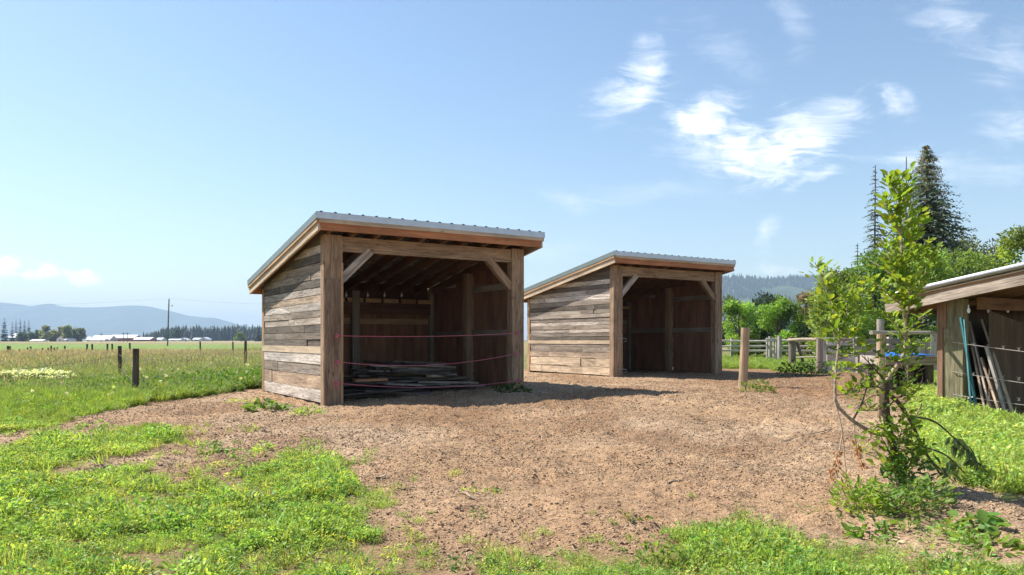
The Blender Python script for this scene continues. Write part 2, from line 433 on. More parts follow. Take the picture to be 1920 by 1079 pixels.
PADDOCK = [(1260, 630), (1260, 690), (1440, 692), (1462, 706), (1500, 704), (1530, 700), (1556, 704), (1600, 696), (1700, 704), (3600, 704), (3600, 630)]
MEADOW_EDGE = [(-3000, 1010), (-900, 905), (-300, 846), (-60, 816), (0, 806), (60, 797), (100, 788), (200, 764), (290, 747), (360, 742), (440, 731), (493, 724), (560, 712), (700, 700), (3000, 640)]
LAWN_FRONT = [(x, y+(14 if y < 900 else 8) if y < 1090 else y) for x, y in LAWN_FRONT]   # plants stand up above their outline
LAWN_CORNER = [(x, y+7 if y < 1060 else y) for x, y in LAWN_CORNER]
def green_mask(X, Y):
    """1 where something green grows, with ragged edges"""
    X = np.asarray(X, float); Y = np.asarray(Y, float)
    wx = X+.18*(fbm(X*2.2, Y*2.2, 3, 11)-.5)*np.clip(Y/6, .6, 3); wy = Y+.3*(fbm(X*2.0, Y*2.0, 3, 12)-.5)*np.clip(Y/6, .6, 3)
    wy = np.maximum(wy, .4)
    px = 960+FPX*wx/wy; py = YH+FPX*(HEYE-.05)/wy
    m = in_poly(px, py, LAWN_FRONT) | in_poly(px, py, LAWN_CORNER) | in_poly(px, py, LAWN_SHELTER) | in_poly(px, py, PADDOCK)
    ex = np.array([p[0] for p in MEADOW_EDGE], float); ey = np.array([p[1] for p in MEADOW_EDGE], float)
    m |= (py < np.interp(px, ex, ey)) & (px < 560)
    m |= (Y > 24) | (X < -9)
    return m.astype(float)

gx = np.concatenate([-np.geomspace(11000, 9, 70)[:-1], np.arange(-9, 9, .05), np.geomspace(9, 11000, 70)])
gy = np.concatenate([-np.geomspace(400, 1, 12), np.array([0, 1, 2, 2.6]), np.arange(3.0, 9, .035), np.arange(9, 17, .07), np.geomspace(17, 11000, 110)])
GX, GY = np.meshgrid(gx, gy); GZ = ground_h(GX, GY)
gm = green_mask(GX, GY)
near = (1-sm(14, 22, GY))*sm(2.0, 3, GY)*(1-sm(8, 10, np.abs(GX)))
soil = 1-gm
rough = .05*(fbm(GX*2.3, GY*2.3, 4, 21)-.5)+.045*(fbm(GX*7, GY*7, 3, 22)-.5)
clod = np.clip(fbm(GX*11, GY*11, 2, 23)-.62, 0, 1)*.11
hoof = -np.clip(fbm(GX*4.2, GY*4.2, 2, 27)-.60, 0, 1)*.13
prints = np.zeros_like(GX); pr = random.Random(4)
for _ in range(150):
    hx, hy = pr.uniform(-4, 6), pr.uniform(3.6, 13); hr = pr.uniform(.05, .085)
    j0, j1 = np.searchsorted(gy, (hy-.3, hy+.3)); i0, i1 = np.searchsorted(gx, (hx-.3, hx+.3))
    d2 = ((GX[j0:j1, i0:i1]-hx)**2+(GY[j0:j1, i0:i1]-hy)**2)/hr**2
    prints[j0:j1, i0:i1] += -.03*np.exp(-d2**1.6)+.014*np.exp(-(np.sqrt(d2)-1.5)**2*5)
GZ = GZ+near*soil*prints
GZ = GZ+near*(rough*(.45+.55*soil)+(clod+hoof)*soil)
# own colour of each place
def ground_colour(X, Y, g):
    n1 = fbm(X*.6, Y*.6, 4, 31); n2 = fbm(X*3, Y*3, 3, 32); nf = fbm(X*.05, Y*.012, 4, 33)
    tan = np.array((.385, .250, .150)); red = np.array((.25, .142, .078)); pale = np.array((.45, .325, .215))
    t = np.clip((n1-.38)*3.2, 0, 1)[..., None]; s = tan*(1-t)+pale*t; wet = np.clip((fbm(X*.9+9, Y*.5, 4, 35)-.54)*5, 0, .6)[..., None]; s = s*(1-wet)+red*wet
    far_y = sm(9, 13, Y)*sm(2.5, 5.5, X); rr = np.clip(far_y*.8+np.clip((n2-.55)*3, 0, 1)*.5, 0, 1)[..., None]
    s = s*(1-rr)+red*rr
    under = np.array((.23, .175, .085)); mead = np.array((.19, .21, .075)); seed = np.array((.30, .25, .14)); crop = np.array((.14, .27, .05))
    fy = sm(14, 26, Y)[..., None]; gcol = under*(1-fy)+mead*fy
    t = (np.clip((nf-.38)*3, 0, 1)*sm(30, 60, Y))[..., None]; gcol = gcol*(1-t)+seed*t
    cr = (sm(95, 115, Y+.06*X)*(1-sm(210, 260, Y+.1*X))*sm(-30, -70, X-.0*Y))[..., None]; gcol = gcol*(1-cr)+crop*cr
    fr = (sm(330, 420, Y)*sm(-60, -160, X))[..., None]; gcol = gcol*(1-fr)+np.array((.36, .31, .17))*fr
    far = sm(700, 1500, Y)[..., None]; gcol = gcol*(1-far)+np.array((.07, .10, .04))*far
    return s*(1-g[..., None])+gcol*g[..., None]
gms = .25*(green_mask(GX+.12, GY)+green_mask(GX-.12, GY)+green_mask(GX, GY+.15)+green_mask(GX, GY-.15))
gcol = ground_colour(GX, GY, gms*.85)

m, nt, out = new_mat('soil_and_turf'); L = nt.links
ca = nd(nt, 'ShaderNodeAttribute', attribute_name='Col').outputs['Color']
oc = nd(nt, 'ShaderNodeTexCoord').outputs['Object']
def gn(scale, detail, mp=None, dist=0.0):
    n = nd(nt, 'ShaderNodeTexNoise', Scale=scale, Detail=detail, Roughness=.65, Distortion=dist)
    src = oc
    if mp:
        q = nd(nt, 'ShaderNodeMapping'); q.inputs['Scale'].default_value = mp; q.inputs['Rotation'].default_value = (0, 0, .5); L.new(oc, q.inputs[0]); src = q.outputs[0]
    L.new(src, n.inputs['Vector']); return n.outputs['Fac']
fine = gn(70, 5); chip = gn(1, 3, (38, 95, 38), 1.0); mid = gn(9, 5); broad = gn(.8, 5)
c = mixc(nt, 1.0, ca, ramp(nt, fine, [(.32, (.55, .52, .5)), (.5, (1, 1, 1)), (.7, (1.25, 1.25, 1.25))]), 'MULTIPLY')
c = mixc(nt, 1.0, c, ramp(nt, chip, [(.36, (.62, .58, .55)), (.52, (1, 1, 1)), (.64, (1.3, 1.28, 1.22))]), 'MULTIPLY')
c = mixc(nt, 1.0, c, ramp(nt, mid, [(.33, (.74, .71, .68)), (.47, (1, 1, 1)), (.7, (1.1, 1.1, 1.1))]), 'MULTIPLY')
c = mixc(nt, 1.0, c, ramp(nt, broad, [(.35, (.85, .85, .85)), (.65, (1.12, 1.12, 1.12))]), 'MULTIPLY')
b = nd(nt, 'ShaderNodeBsdfPrincipled', Roughness=.95); b.inputs['Specular IOR Level'].default_value = .1
L.new(c, b.inputs['Base Color'])
hh = math_n(nt, 'ADD', math_n(nt, 'MULTIPLY', mid, 2.2), math_n(nt, 'ADD', math_n(nt, 'MULTIPLY', fine, .5), math_n(nt, 'MULTIPLY', chip, .6)))
bp = nd(nt, 'ShaderNodeBump', Strength=.7, Distance=.03); L.new(hh, bp.inputs['Height']); L.new(bp.outputs[0], b.inputs['Normal'])
L.new(b.outputs[0], out.inputs[0]); M['ground'] = m
ny, nx = GX.shape
ii = np.arange(ny*nx).reshape(ny, nx)
gf = np.stack([ii[:-1, :-1], ii[:-1, 1:], ii[1:, 1:], ii[1:, :-1]], -1).reshape(-1, 4)
g = np_mesh('ground', np.stack([GX, GY, GZ], -1).reshape(-1, 3), gf, M['ground'], gcol.reshape(-1, 3), smooth=True)
tag(g, 'bare brown soil yard merging into green meadow and lawn', 'ground', None, 'structure')

# ------------------------------------------------------------------ far hills
def ridge(name, prof, Y, depth, col, label, jag=0.0, seed=3, base=-3.0, mat=None, ext=2.0):
    """a range of hills whose crest follows the profile (photo pixels), with slopes falling to the plain on both sides"""
    px = np.array([p[0] for p in prof], float); py = np.array([p[1] for p in prof], float)
    xs = np.linspace(px[0], px[-1], 420); ys = np.interp(xs, px, py)
    k = np.ones(3)/3; ys = np.convolve(np.pad(ys, 1, 'edge'), k, 'valid')
    X = (xs-960)/FPX*Y; H = (YH-ys)/FPX*Y+HEYE
    T = np.linspace(-1, 1, 81)
    XX, TT = np.meshgrid(X, T); HH = np.broadcast_to(H, XX.shape)
    n = fbm(XX/depth*3.0, TT*3+7, 5, seed); gul = fbm(XX/depth*9.0, TT*2.2, 4, seed+9)
    prof_t = np.clip(1-np.abs(TT), 0, 1)**.85
    Z = HH*prof_t*(1-.42*np.abs(TT)*(n+gul-.7)*(1-np.abs(TT)*.3))
    Z = np.where(np.abs(TT) < 1e-6, HH, np.minimum(Z, HH*(1-.02*np.abs(TT))))+jag*H.max()*(fbm(XX/depth*60, TT*40, 2, seed+3)-.5)*prof_t
    YY = Y+TT*depth+.15*depth*(n-.5)*(np.abs(TT) > 1e-6)
    Z = np.where(np.abs(TT) > .985, base, Z)
    ny, nx = XX.shape; ii = np.arange(ny*nx).reshape(ny, nx)
    f = np.stack([ii[:-1, :-1], ii[:-1, 1:], ii[1:, 1:], ii[1:, :-1]], -1).reshape(-1, 4)
    cc = np.array(col)[None, None]*(.75+.5*fbm(XX/depth*6, TT*6, 4, seed+5))[..., None]
    o = np_mesh(name, np.stack([XX, YY, Z], -1).reshape(-1, 3), f, mat or M['hill'], cc.reshape(-1, 3), smooth=True)
    tag(o, label, 'hills', None, 'structure'); return XX, YY, Z
M['hill'] = col_mat('wooded_slope', .95, 0, .35, .012, .05)
ridge('mountains', [(-1500, 590), (-900, 575), (-500, 572), (-200, 565), (-60, 564), (0, 567), (30, 570), (60, 575), (75, 573), (95, 569), (115, 575), (160, 577), (200, 576), (240, 573), (258, 573), (280, 575), (305, 581),
       (325, 585), (350, 592), (385, 596), (402, 596), (430, 604), (445, 610), (470, 613), (500, 616), (560, 622), (680, 630), (760, 637)], 6200, 1100, (.05, .085, .06), 'long blue mountain range on the horizon', seed=3)
ridge('low_hills', [(330, 637), (360, 628), (400, 618), (425, 613), (445, 612), (470, 614), (495, 615), (540, 610), (620, 618), (700, 637)], 4200, 600, (.035, .06, .035), 'low dark wooded hills before the mountains', seed=13)
HILL = ridge('wooded_hill', [(1000, 637), (1120, 600), (1220, 560), (1300, 532), (1345, 522), (1375, 521), (1400, 523), (1430, 525), (1460, 524), (1490, 521), (1530, 520), (1600, 512), (1700, 505), (1850, 520), (2000, 540), (2200, 590), (2400, 637)],
             2600, 750, (.06, .085, .04), 'forested hill rising behind the right fence', .004, seed=23)

# ------------------------------------------------------------------ haze: one closed box of pale air
mb = MB(); mb.box(-11300, 11300, -450, 11300, -4.2, 345, 0)
mz, nt, out = new_mat('air_haze')
pv = nt.nodes.new('ShaderNodeVolumePrincipled'); pv.inputs['Color'].default_value = HAZE_C; pv.inputs['Density'].default_value = HAZE_D
pv.inputs['Anisotropy'].default_value = HAZE_G
nt.links.new(pv.outputs[0], out.inputs['Volume'])
hz = mb.build('haze', mz); tag(hz, 'pale blue haze over the plain', 'haze', None, 'stuff')
# ------------------------------------------------------------------ the shelters
TH = math.radians(32.4)
FV = Vector((math.cos(TH), math.sin(TH), 0)); SV = Vector((-math.sin(TH), math.cos(TH), 0))
T_TAN = (.46, .30, .175); T_ORANGE = (.46, .25, .125); T_GREY = (.46, .40, .345); T_LGREY = (.60, .54, .48); T_DARK = (.17, .145, .12)
T_MID = (.30, .255, .21); T_PLY = (.28, .145, .088); T_POST = (.40, .275, .18); T_KICK = (.285, .20, .14); T_PALE = (.58, .46, .33)
T_RAFT = (.22, .125, .07)
GALV = (.50, .53, .57); GALV_REFLECT = (.24, .27, .25)  # second tone puts the darker reflection along the rakes into the colour
def vary(c, a=.12):
    k = 1+R.uniform(-a, a); w = R.uniform(-.02, .02)
    return (max(0, c[0]*k+w*c[0]), c[1]*k, max(0, c[2]*k-w*c[2]))

def plank_wall(courses, x_out, thick, y0, y1, ztop_at, joints, sign=1):
    """horizontal boards along y in the plane x = x_out; every board is clipped under the roof line"""
    mb = MB()
    for (z0, z1, tone, nj) in courses:
        cuts = [y0]
        for c_ in sorted(R.uniform(y0+.4, y1-.4) for _ in range(nj)):
            if c_-cuts[-1] > .3: cuts.append(c_)
        cuts.append(y1)
        for a, b in zip(cuts[:-1], cuts[1:]):
            col = vary(tone, .2); off = R.uniform(-.009, .012)
            g0, g1 = R.uniform(-.004, .004), R.uniform(-.004, .004)
            poly = [(a+.002, z0+.004+g0), (b-.002, z0+.004+g1), (b-.002, z1-.004+g1*.5), (a+.002, z1-.004+g0*.5)]
            # clip below the roof
            outp = []
            for i in range(4):
                p, q = poly[i], poly[(i+1) % 4]
                dp, dq = ztop_at(p[0])-p[1], ztop_at(q[0])-q[1]
                if dp >= 0: outp.append(p)
                if dp*dq < 0:
                    t = dp/(dp-dq); outp.append((p[0]+(q[0]-p[0])*t, p[1]+(q[1]-p[1])*t))
            if len(outp) < 3: continue
            xo = x_out+sign*off; xi = x_out+sign*thick
            ou, ov = R.random()*40, R.random()*40
            # slightly wavy outer face split along its length
            F = [(xo, p[0], p[1]) for p in outp]; B = [(xi, p[0], p[1]) for p in outp]
            uvf = [(ou+p[0], ov+p[1]) for p in outp]
            mb.face(F[::-1] if sign > 0 else F, uvf[::-1] if sign > 0 else uvf, col)
            mb.face(B if sign > 0 else B[::-1], uvf if sign > 0 else uvf[::-1], col)
            n = len(outp)
            for i in range(n):
                j = (i+1) % n
                q = [F[i], F[j], B[j], B[i]]; uq = [(ou+q_[1], ov+q_[2]+.05*(q_[0]-xo)) for q_ in q]
                mb.face(q if sign > 0 else q[::-1], uq, col)
    return mb

def make_shelter(label, origin, z0, W=3.82, D=3.82, courses=None, post_w=.3, kick=True, dz_r=.14, band=None, zt=3.04, slope=.176,
                 oL=.20, oR=.22, oF=.30, oB=.30, gnd=None, pale=1.0):
    root = empty('run_in_shelter', (origin[0], origin[1], z0), TH)
    tag(root, label, 'animal shelter', 'open fronted plank shelters')
    rough, lum, ply, met = M['rough_wood'], M['lumber'], M['plywood'], M['metal']
    roof = lambda y: zt-slope*(y+oF)                          # top of the roof at depth y
    under = lambda y: roof(y)-.27                              # underside of the fascia and rafters
    SLP = Vector((0, 1, -slope)).normalized()
    # posts
    fl = MB(); fl.box(-.012, post_w, 0, .15, -.25, under(0)+.03, 2, vary(T_POST, .05), .004).build('post', rough, root)
    if kick:
        k = MB(); k.box(-.004, post_w-.035, -.028, -.002, -.05, 2.04, 2, T_KICK, .003).build('kick_board', rough, root)
        k = MB(); k.box(post_w-.033, post_w+.004, -.034, -.003, -.05, 2.30, 2, T_TAN, .002).build('corner_trim', lum, root)
    fr = MB(); fr.box(W-.26, W, 0, .17, dz_r-.25, under(0)+.03, 2, vary(T_POST, .05), .004).build('post', rough, root)
    bl = MB(); bl.box(-.01, .12, D-.11, D+.01, -.2, under(D)+.04, 2, T_TAN, .003).build('post', rough, root)
    br = MB(); br.box(W-.14, W-.005, D-.16, D-.02, -.2, under(D)+.06, 2, vary(T_MID), .003).build('post', ply, root)
    mb_ = MB(); mb_.box(1.83, 1.99, D-.20, D-.045, -.2, under(D)+.06, 2, vary(T_MID), .003).build('post', ply, root)
    rm = MB(); rm.box(W-.20, W-.05, D*.5-.08, D*.5+.08, -.2, under(D*.5)+.04, 2, vary(T_POST), .003).build('post', ply, root)
    # beam and braces
    MB().box(post_w+.002, W-.262, .03, .11, 2.487, 2.73, 0, T_POST, .004).build('beam', rough, root)
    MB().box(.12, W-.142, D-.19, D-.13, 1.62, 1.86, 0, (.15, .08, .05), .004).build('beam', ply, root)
    MB().obox((post_w-.02, .075, 2.02), (post_w+.50, .075, 2.53), .10, .135, T_GREY, side=(0, 1, 0)).build('brace', rough, root)
    MB().obox((W-.24, .075, 2.02), (W-.74, .075, 2.53), .10, .135, T_POST, side=(0, 1, 0)).build('brace', rough, root)
    # walls
    pw = plank_wall(courses, .0, .028, .132, D-.112, lambda y: under(y)+.06, None); pw.build('plank_wall', rough, root)
    if band: MB().box(-.014, -.001, .14, D-.02, band[0], band[1], 1, T_PALE, .002).build('wall_band', lum, root)
    right = plank_wall([(.1+.15*i, .25+.15*i, (T_DARK, T_MID, T_GREY)[i % 3], 1) for i in range(18)], W+.03, .026, .05, D, lambda y: under(y)+.06, None, -1)
    right.build('plank_wall', rough, root)
    rl = MB()                                                  # inner lining of the right wall, in panels
    for (a, b) in ((.18, 1.24), (1.25, 1.82), (2.0, 2.6), (2.61, D-.17)):
        for (za, zb) in ((-.1, 1.16), (1.165, 2.9)):
            zz = min(zb, under((a+b)/2)+.02)
            if zz > za: rl.box(W-.045, W-.02, a, b, za, zz, 2, vary(T_PLY, .18))
    rl.build('inner_lining', ply, root)
    bk = MB()
    for (a, b) in ((.02, 1.2), (1.205, 2.42), (2.425, W-.15)):
        for (za, zb) in ((-.1, 1.12), (1.125, 1.64)):
            bk.box(a, b, D-.05, D-.02, za, zb, 2, vary(T_PLY, .18))
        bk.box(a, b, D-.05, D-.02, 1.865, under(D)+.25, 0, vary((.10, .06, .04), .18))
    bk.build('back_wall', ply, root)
    bo = plank_wall([(.05+.16*i, .21+.16*i, (T_MID, T_GREY, T_DARK)[i % 3], 1) for i in range(13)], 0, .02, 0, W, lambda y: 9, None)
    bo.v = [(p[1], D+.035-p[0], p[2]) for p in bo.v]; bo.build('plank_wall', rough, root)
    for z in (1.12, 2.02):
        MB().box(W-.085, W-.047, .18, D*.5-.085, z, z+.13, 1, vary(T_MID)).build('wall_rail', ply, root)
        if z < under(D)-.1: MB().box(W-.085, W-.047, D*.5+.085, D-.17, z, z+.13, 1, vary(T_MID)).build('wall_rail', ply, root)
    for (a, b) in ((.13, 1.825), (1.995, W-.145)):
        MB().box(a, b, D-.09, D-.052, 1.40, 1.52, 0, vary(T_TAN)).build('wall_rail', ply, root)
    # rafters and purlins
    n = int((W+.1)/.43)
    for i in range(n+1):
        x = .05+i*(W-.1)/n
        ya, yb = -oF+.045, D+oB-.045
        MB().obox((x, ya, roof(ya)-.165), (x, yb, roof(yb)-.165), .04, .17, vary(T_RAFT), side=(1, 0, 0)).build('rafter', lum, root)
    for y in np.arange(-.1, D+.2, .56):
        MB().obox((-oL+.04, y, roof(y)-.055), (W+oR-.04, y, roof(y)-.055), .09, .04, vary(T_MID), side=SLP).build('purlin', lum, root)
    # short blocks between the rafters above the back beam, their tan painting in light at the eave
    for i in range(n):
        x = .05+(i+.5)*(W-.1)/n; w = (W-.1)/n-.06
        MB().box(x-w/2, x+w/2, D-.16, D-.12, 1.865, 1.955, 0, vary(T_TAN)).build('blocking', lum, root)
    # fascia boards
    zf = roof(-oF)
    MB().box(-oL+.03, W+oR-.03, -oF, -oF+.04, zf-.275, zf-.12, 0, (.50, .215, .10), .002).build('fascia', lum, root)
    MB().box(-oL+.01, W+oR-.01, -oF-.024, -oF-.002, zf-.158, zf-.096, 0, T_PALE, .001).build('fascia_strip', lum, root)
    zb = roof(D+oB)
    MB().box(-oL+.03, W+oR-.03, D+oB-.04, D+oB, zb-.27, zb-.08, 0, (.50, .215, .10), .002).build('fascia', lum, root)
    for x, s in ((-oL, 1), (W+oR, -1)):
        ya, yb = -oF+.002, D+oB-.002
        MB().obox((x+s*.02, ya, roof(ya)-.205), (x+s*.02, yb, roof(yb)-.205), .04, .14, T_PALE, side=(1, 0, 0)).build('rake_board', lum, root)
        MB().obox((x-s*.004, ya-.01, roof(ya)-.126), (x-s*.004, yb, roof(yb)-.126), .042, .062, T_TAN, side=(1, 0, 0)).build('rake_strip', lum, root)
        MB().obox((x-s*.03, ya-.03, roof(ya)-.045), (x-s*.03, yb, roof(yb)-.045), .006, .105, GALV_REFLECT, side=(1, 0, 0)).build('edge_flashing', met, root)
        MB().obox((x+s*.02, ya-.03, roof(ya)+.006), (x+s*.02, yb, roof(yb)+.006), .10, .005, GALV_REFLECT, side=(1, 0, 0)).build('edge_flashing', met, root)
    MB().box(-oL-.028, W+oR+.028, -oF-.036, -oF-.028, zf-.10, zf+.004, 0, GALV).build('edge_flashing', met, root)
    # ribbed metal sheet
    prof = []; x = -oL+.02; k = 0
    while x < W+oR-.05:
        prof += [(x, 0), (x+.012, .014), (x+.032, .014), (x+.044, 0)]; x += .2286
    prof += [(W+oR-.01, 0)]
    sh = MB(); ya, yb = -oF-.03, D+oB+.03
    for (xa, ha), (xb, hb) in zip(prof[:-1], prof[1:]):
        A = [(xa, ya, roof(ya)-.012+ha), (xb, ya, roof(ya)-.012+hb), (xb, yb, roof(yb)-.012+hb), (xa, yb, roof(yb)-.012+ha)]
        sh.face(A, None, GALV); B = [(p[0], p[1], p[2]-.003) for p in A][::-1]; sh.face(B, None, GALV)
        sh.face([B[3], B[2], A[1], A[0]], None, (.2, .2, .2))
    x = -oL+.02
    while x < W+oR-.05:
        sh.box(x+.004, x+.040, ya-.008, ya+.03, roof(ya)-.008, roof(ya)+.012, 0, (.03, .03, .03)); x += .2286   # dark plug under each rib
    sh.build('roof_sheet', met, root)
    return root

A_O = Vector((-3.005, 12.122, 0)); B_O = Vector((2.502, 18.6, 0))
CA = [(.03, .235, T_LGREY, 0), (.235, .47, (.45, .34, .245), 1), (.47, .65, T_MID, 1), (.65, .83, T_LGREY, 1), (.83, .94, T_GREY, 0),
      (.94, 1.055, T_DARK, 1), (1.055, 1.175, T_MID, 2), (1.175, 1.30, T_DARK, 1), (1.30, 1.42, T_GREY, 2), (1.42, 1.54, T_MID, 1), (1.54, 1.67, T_LGREY, 2),
      (1.67, 1.79, (.42, .33, .25), 2), (1.79, 1.92, T_GREY, 2), (1.92, 2.05, T_DARK, 2), (2.05, 2.18, T_MID, 2), (2.18, 2.32, (.40, .32, .25), 1), (2.32, 2.46, T_DARK, 1), (2.46, 2.6, T_GREY, 1), (2.6, 2.9, T_DARK, 1)]
make_shelter('larger nearer plank shelter with pink ropes across its open front', A_O, 0, courses=CA, band=(.83, .945))
CB = [(.02, .22, T_PALE, 3), (.22, .44, T_PALE, 3), (.44, .58, (.42, .33, .25), 2), (.58, .74, T_MID, 1), (.74, .90, T_GREY, 0),
      (.90, .99, T_DARK, 1), (.99, 1.09, T_MID, 2), (1.09, 1.18, T_GREY, 2), (1.18, 1.28, T_MID, 1), (1.28, 1.38, T_GREY, 2), (1.38, 1.47, T_MID, 2), (1.47, 1.57, T_GREY, 1),
      (1.57, 1.68, T_MID, 2), (1.68, 1.80, T_DARK, 2), (1.80, 1.93, T_MID, 2), (1.93, 2.06, T_LGREY, 1), (2.06, 2.18, T_GREY, 2), (2.18, 2.3, T_DARK, 1), (2.3, 2.42, T_LGREY, 1), (2.42, 2.9, T_DARK, 1)]
make_shelter('smaller farther plank shelter with an empty dark bay', B_O, .15, courses=CB, band=(.80, .89), kick=False, post_w=.28, dz_r=-.05, oR=.14, oL=.23)

def loc_a(x, y, z): return A_O+FV*x+SV*y+Vector((0, 0, z))
def loc_b(x, y, z): return B_O+FV*x+SV*y+Vector((0, 0, z))

# ------------------------------------------------------------------ pink ropes across the nearer shelter
PINK = (.58, .15, .21)
def rope(label, xa, za, xb, zb, sag, tail):
    root = empty('rope', loc_a(xa, -.05, za)); tag(root, label, 'rope', 'pink ropes across the shelter opening')
    O = root.location; mb = MB(); pts = []
    for i in range(25):
        t = i/24; p = loc_a(xa+(xb-xa)*t, -.05, za+(zb-za)*t-sag*4*t*(1-t))-O; pts.append(p)
    mb.tube(pts, .0052, 6, PINK); mb.build('strand', M['rope'], root, True)
    for (x, z) in ((xa, za), (xb, zb)):
        k = MB(); c = loc_a(x, -.055, z)-O
        k.tube([c+Vector((.02*math.cos(a), -.012*math.sin(a*1.7), .028*math.sin(a))) for a in np.linspace(0, 11, 26)], .009, 6, PINK)
        if x == xa:
            for s in (-1, 1): k.tube([c, c+FV*.02*s+Vector((0, -.02, -.03)), c+FV*.03*s+Vector((0, -.01, -.03-tail))], .006, 5, PINK)
        k.build('knot', M['rope'], root, True)
    if xb > 2 and tail > .05:
        k = MB(); c = loc_a(xb, -.06, zb)-O
        k.tube([c, c+FV*.05+Vector((0, 0, .03)), c+FV*.09+Vector((0, 0, -.05)), c+FV*.08+Vector((0, 0, -.25))], .007, 5, PINK); k.build('loose_end', M['rope'], root, True)
rope('highest pink rope, nearly straight across the shelter opening', .19, 1.12, 3.66, 1.18, .035, .01)
rope('middle pink rope sagging across the shelter opening', .19, .70, 3.62, .80, .13, .03)
rope('lowest pink rope with loose end hanging by the right post', .18, .36, 3.66, .30, .10, .07)

# ------------------------------------------------------------------ hooks under the back beam
def hook(loc, label, group):
    mb = MB(); c = Vector((0, 0, 0))
    mb.tube([c+Vector((0, 0, .0)), c+Vector((0, 0, -.05)), c+FV*.02+Vector((0, 0, -.075)), c+FV*.03+Vector((0, 0, -.06))], .007, 6, (.75, .75, .76))
    mb.tube([c+Vector((0, 0, -.045)), c+Vector((0, -.005, -.085)), c+Vector((0, -.008, -.115))], [.012, .022, .010], 8, (.82, .82, .82))
    o = mb.build('hanging_hook', M['paint'], None, True); o.location = loc; tag(o, label, 'hook', group)
for px in (649, 689.5, 721, 753):
    uu = (px-960)/FPX; p0 = loc_a(0, 3.55, 0); a = (uu*p0.y-p0.x)/(FV.x-uu*FV.y)
    hook(loc_a(a, 3.55, 1.05+86.5*(p0.y+a*FV.y)/FPX+.045), 'small white hook hanging under the back beam of the nearer shelter', 'hooks in the nearer shelter')

# ------------------------------------------------------------------ loose boards in the nearer shelter
D_COLS = [(.12, .10, .09), (.17, .15, .13), (.26, .23, .205), (.08, .067, .06), (.18, .135, .10), (.33, .28, .23)]
def pile_h(x, y):
    return .06+.58*math.exp(-((x-2.2)/.9)**2)*math.exp(-((y-1.6)/.8)**2)+.12*math.exp(-((x-.8)/.8)**2)*math.exp(-((y-.9)/.6)**2)
cnt = 0
for lay in range(9):
    for k in range(17):
        for _try in range(30):
            x = R.uniform(.75, 2.7); y = R.uniform(.35, 2.5)
            if pile_h(x, y) > .055+.062*lay: break
        else: continue
        Ln = R.uniform(.9, 1.9)*(1-.05*lay); an = R.gauss(.0, .17)+(-.08 if x > 1.5 else .05)
        h = .02+lay*.062+R.uniform(0, .03); tl = R.uniform(-.08, .06)+(-.03 if x > 1.4 else .02)
        x = min(max(x, .38+Ln/2), 3.35-Ln/2)
        d = Vector((math.cos(an), math.sin(an), tl)).normalized()
        c0 = Vector((x, y, h+.03)); pa, pb = c0-d*Ln/2, c0+d*Ln/2
        gz = float(ground_h(*loc_a(x, y, 0).xy)); lowest = min(pa.z, pb.z)
        if lowest < .015: pa.z += .015-lowest; pb.z += .015-lowest
        mid = loc_a(c0.x, c0.y, gz*.8)
        mb = MB(); q = lambda p: FV*(p.x-c0.x)+SV*(p.y-c0.y)+Vector((0, 0, p.z))
        mb.obox(q(pa), q(pb), R.uniform(.09, .16), R.uniform(.02, .035), vary(R.choice(D_COLS), .15), side=SV, jit=.004)
        o = mb.build('loose_board', M['rough_wood']); o.location = mid
        tag(o, 'old dark board lying loose in the pile inside the nearer shelter', 'board', 'boards piled in the nearer shelter'); cnt += 1
for i, (x, y, z, Ln, an, lb) in enumerate(((2.45, 1.3, .40, .75, -.1, 'short fresh tan board highest at the right of the pile'), (2.5, 1.2, .345, .8, .12, 'short pale plank end just below the highest tan board'),
                                           (2.62, 1.0, .29, .7, .35, 'pale board skewed outward under the other tan boards'), (1.0, .55, .27, .6, .05, 'short rust brown board at the low left of the pile'))):
    d = FV*math.cos(an)+SV*math.sin(an); c = loc_a(x, y, z+.09)
    mb = MB(); mb.obox(-d*Ln/2, d*Ln/2, .14, .04, (T_PALE, T_TAN, T_PALE, T_ORANGE)[i], side=SV)
    o = mb.build('loose_board', M['rough_wood']); o.location = c; tag(o, lb, 'board', 'boards piled in the nearer shelter')

# wire loops on the farther shelter's post
for z, lb in ((.98, 'upper grey wire loop hooked round the post of the farther shelter'), (.22, 'lower grey wire loop hooked round the post of the farther shelter')):
    mb = MB(); pts = [loc_b(.1, -.03, z+.15)-loc_b(0, 0, z)-Vector((0, 0, 0))]
    pts = [FV*.08+SV*-.02, FV*.25+SV*-.04+Vector((0, 0, -.01)), FV*.36+SV*-.05+Vector((0, 0, -.02)), FV*.38+SV*-.04+Vector((0, 0, -.07)), FV*.30+SV*-.03+Vector((0, 0, -.09))]
    mb.tube(pts, .006, 5, (.55, .54, .52)); o = mb.build('wire_loop', M['wire'], None, True); o.location = loc_b(0, 0, z+.12); tag(o, lb, 'wire')

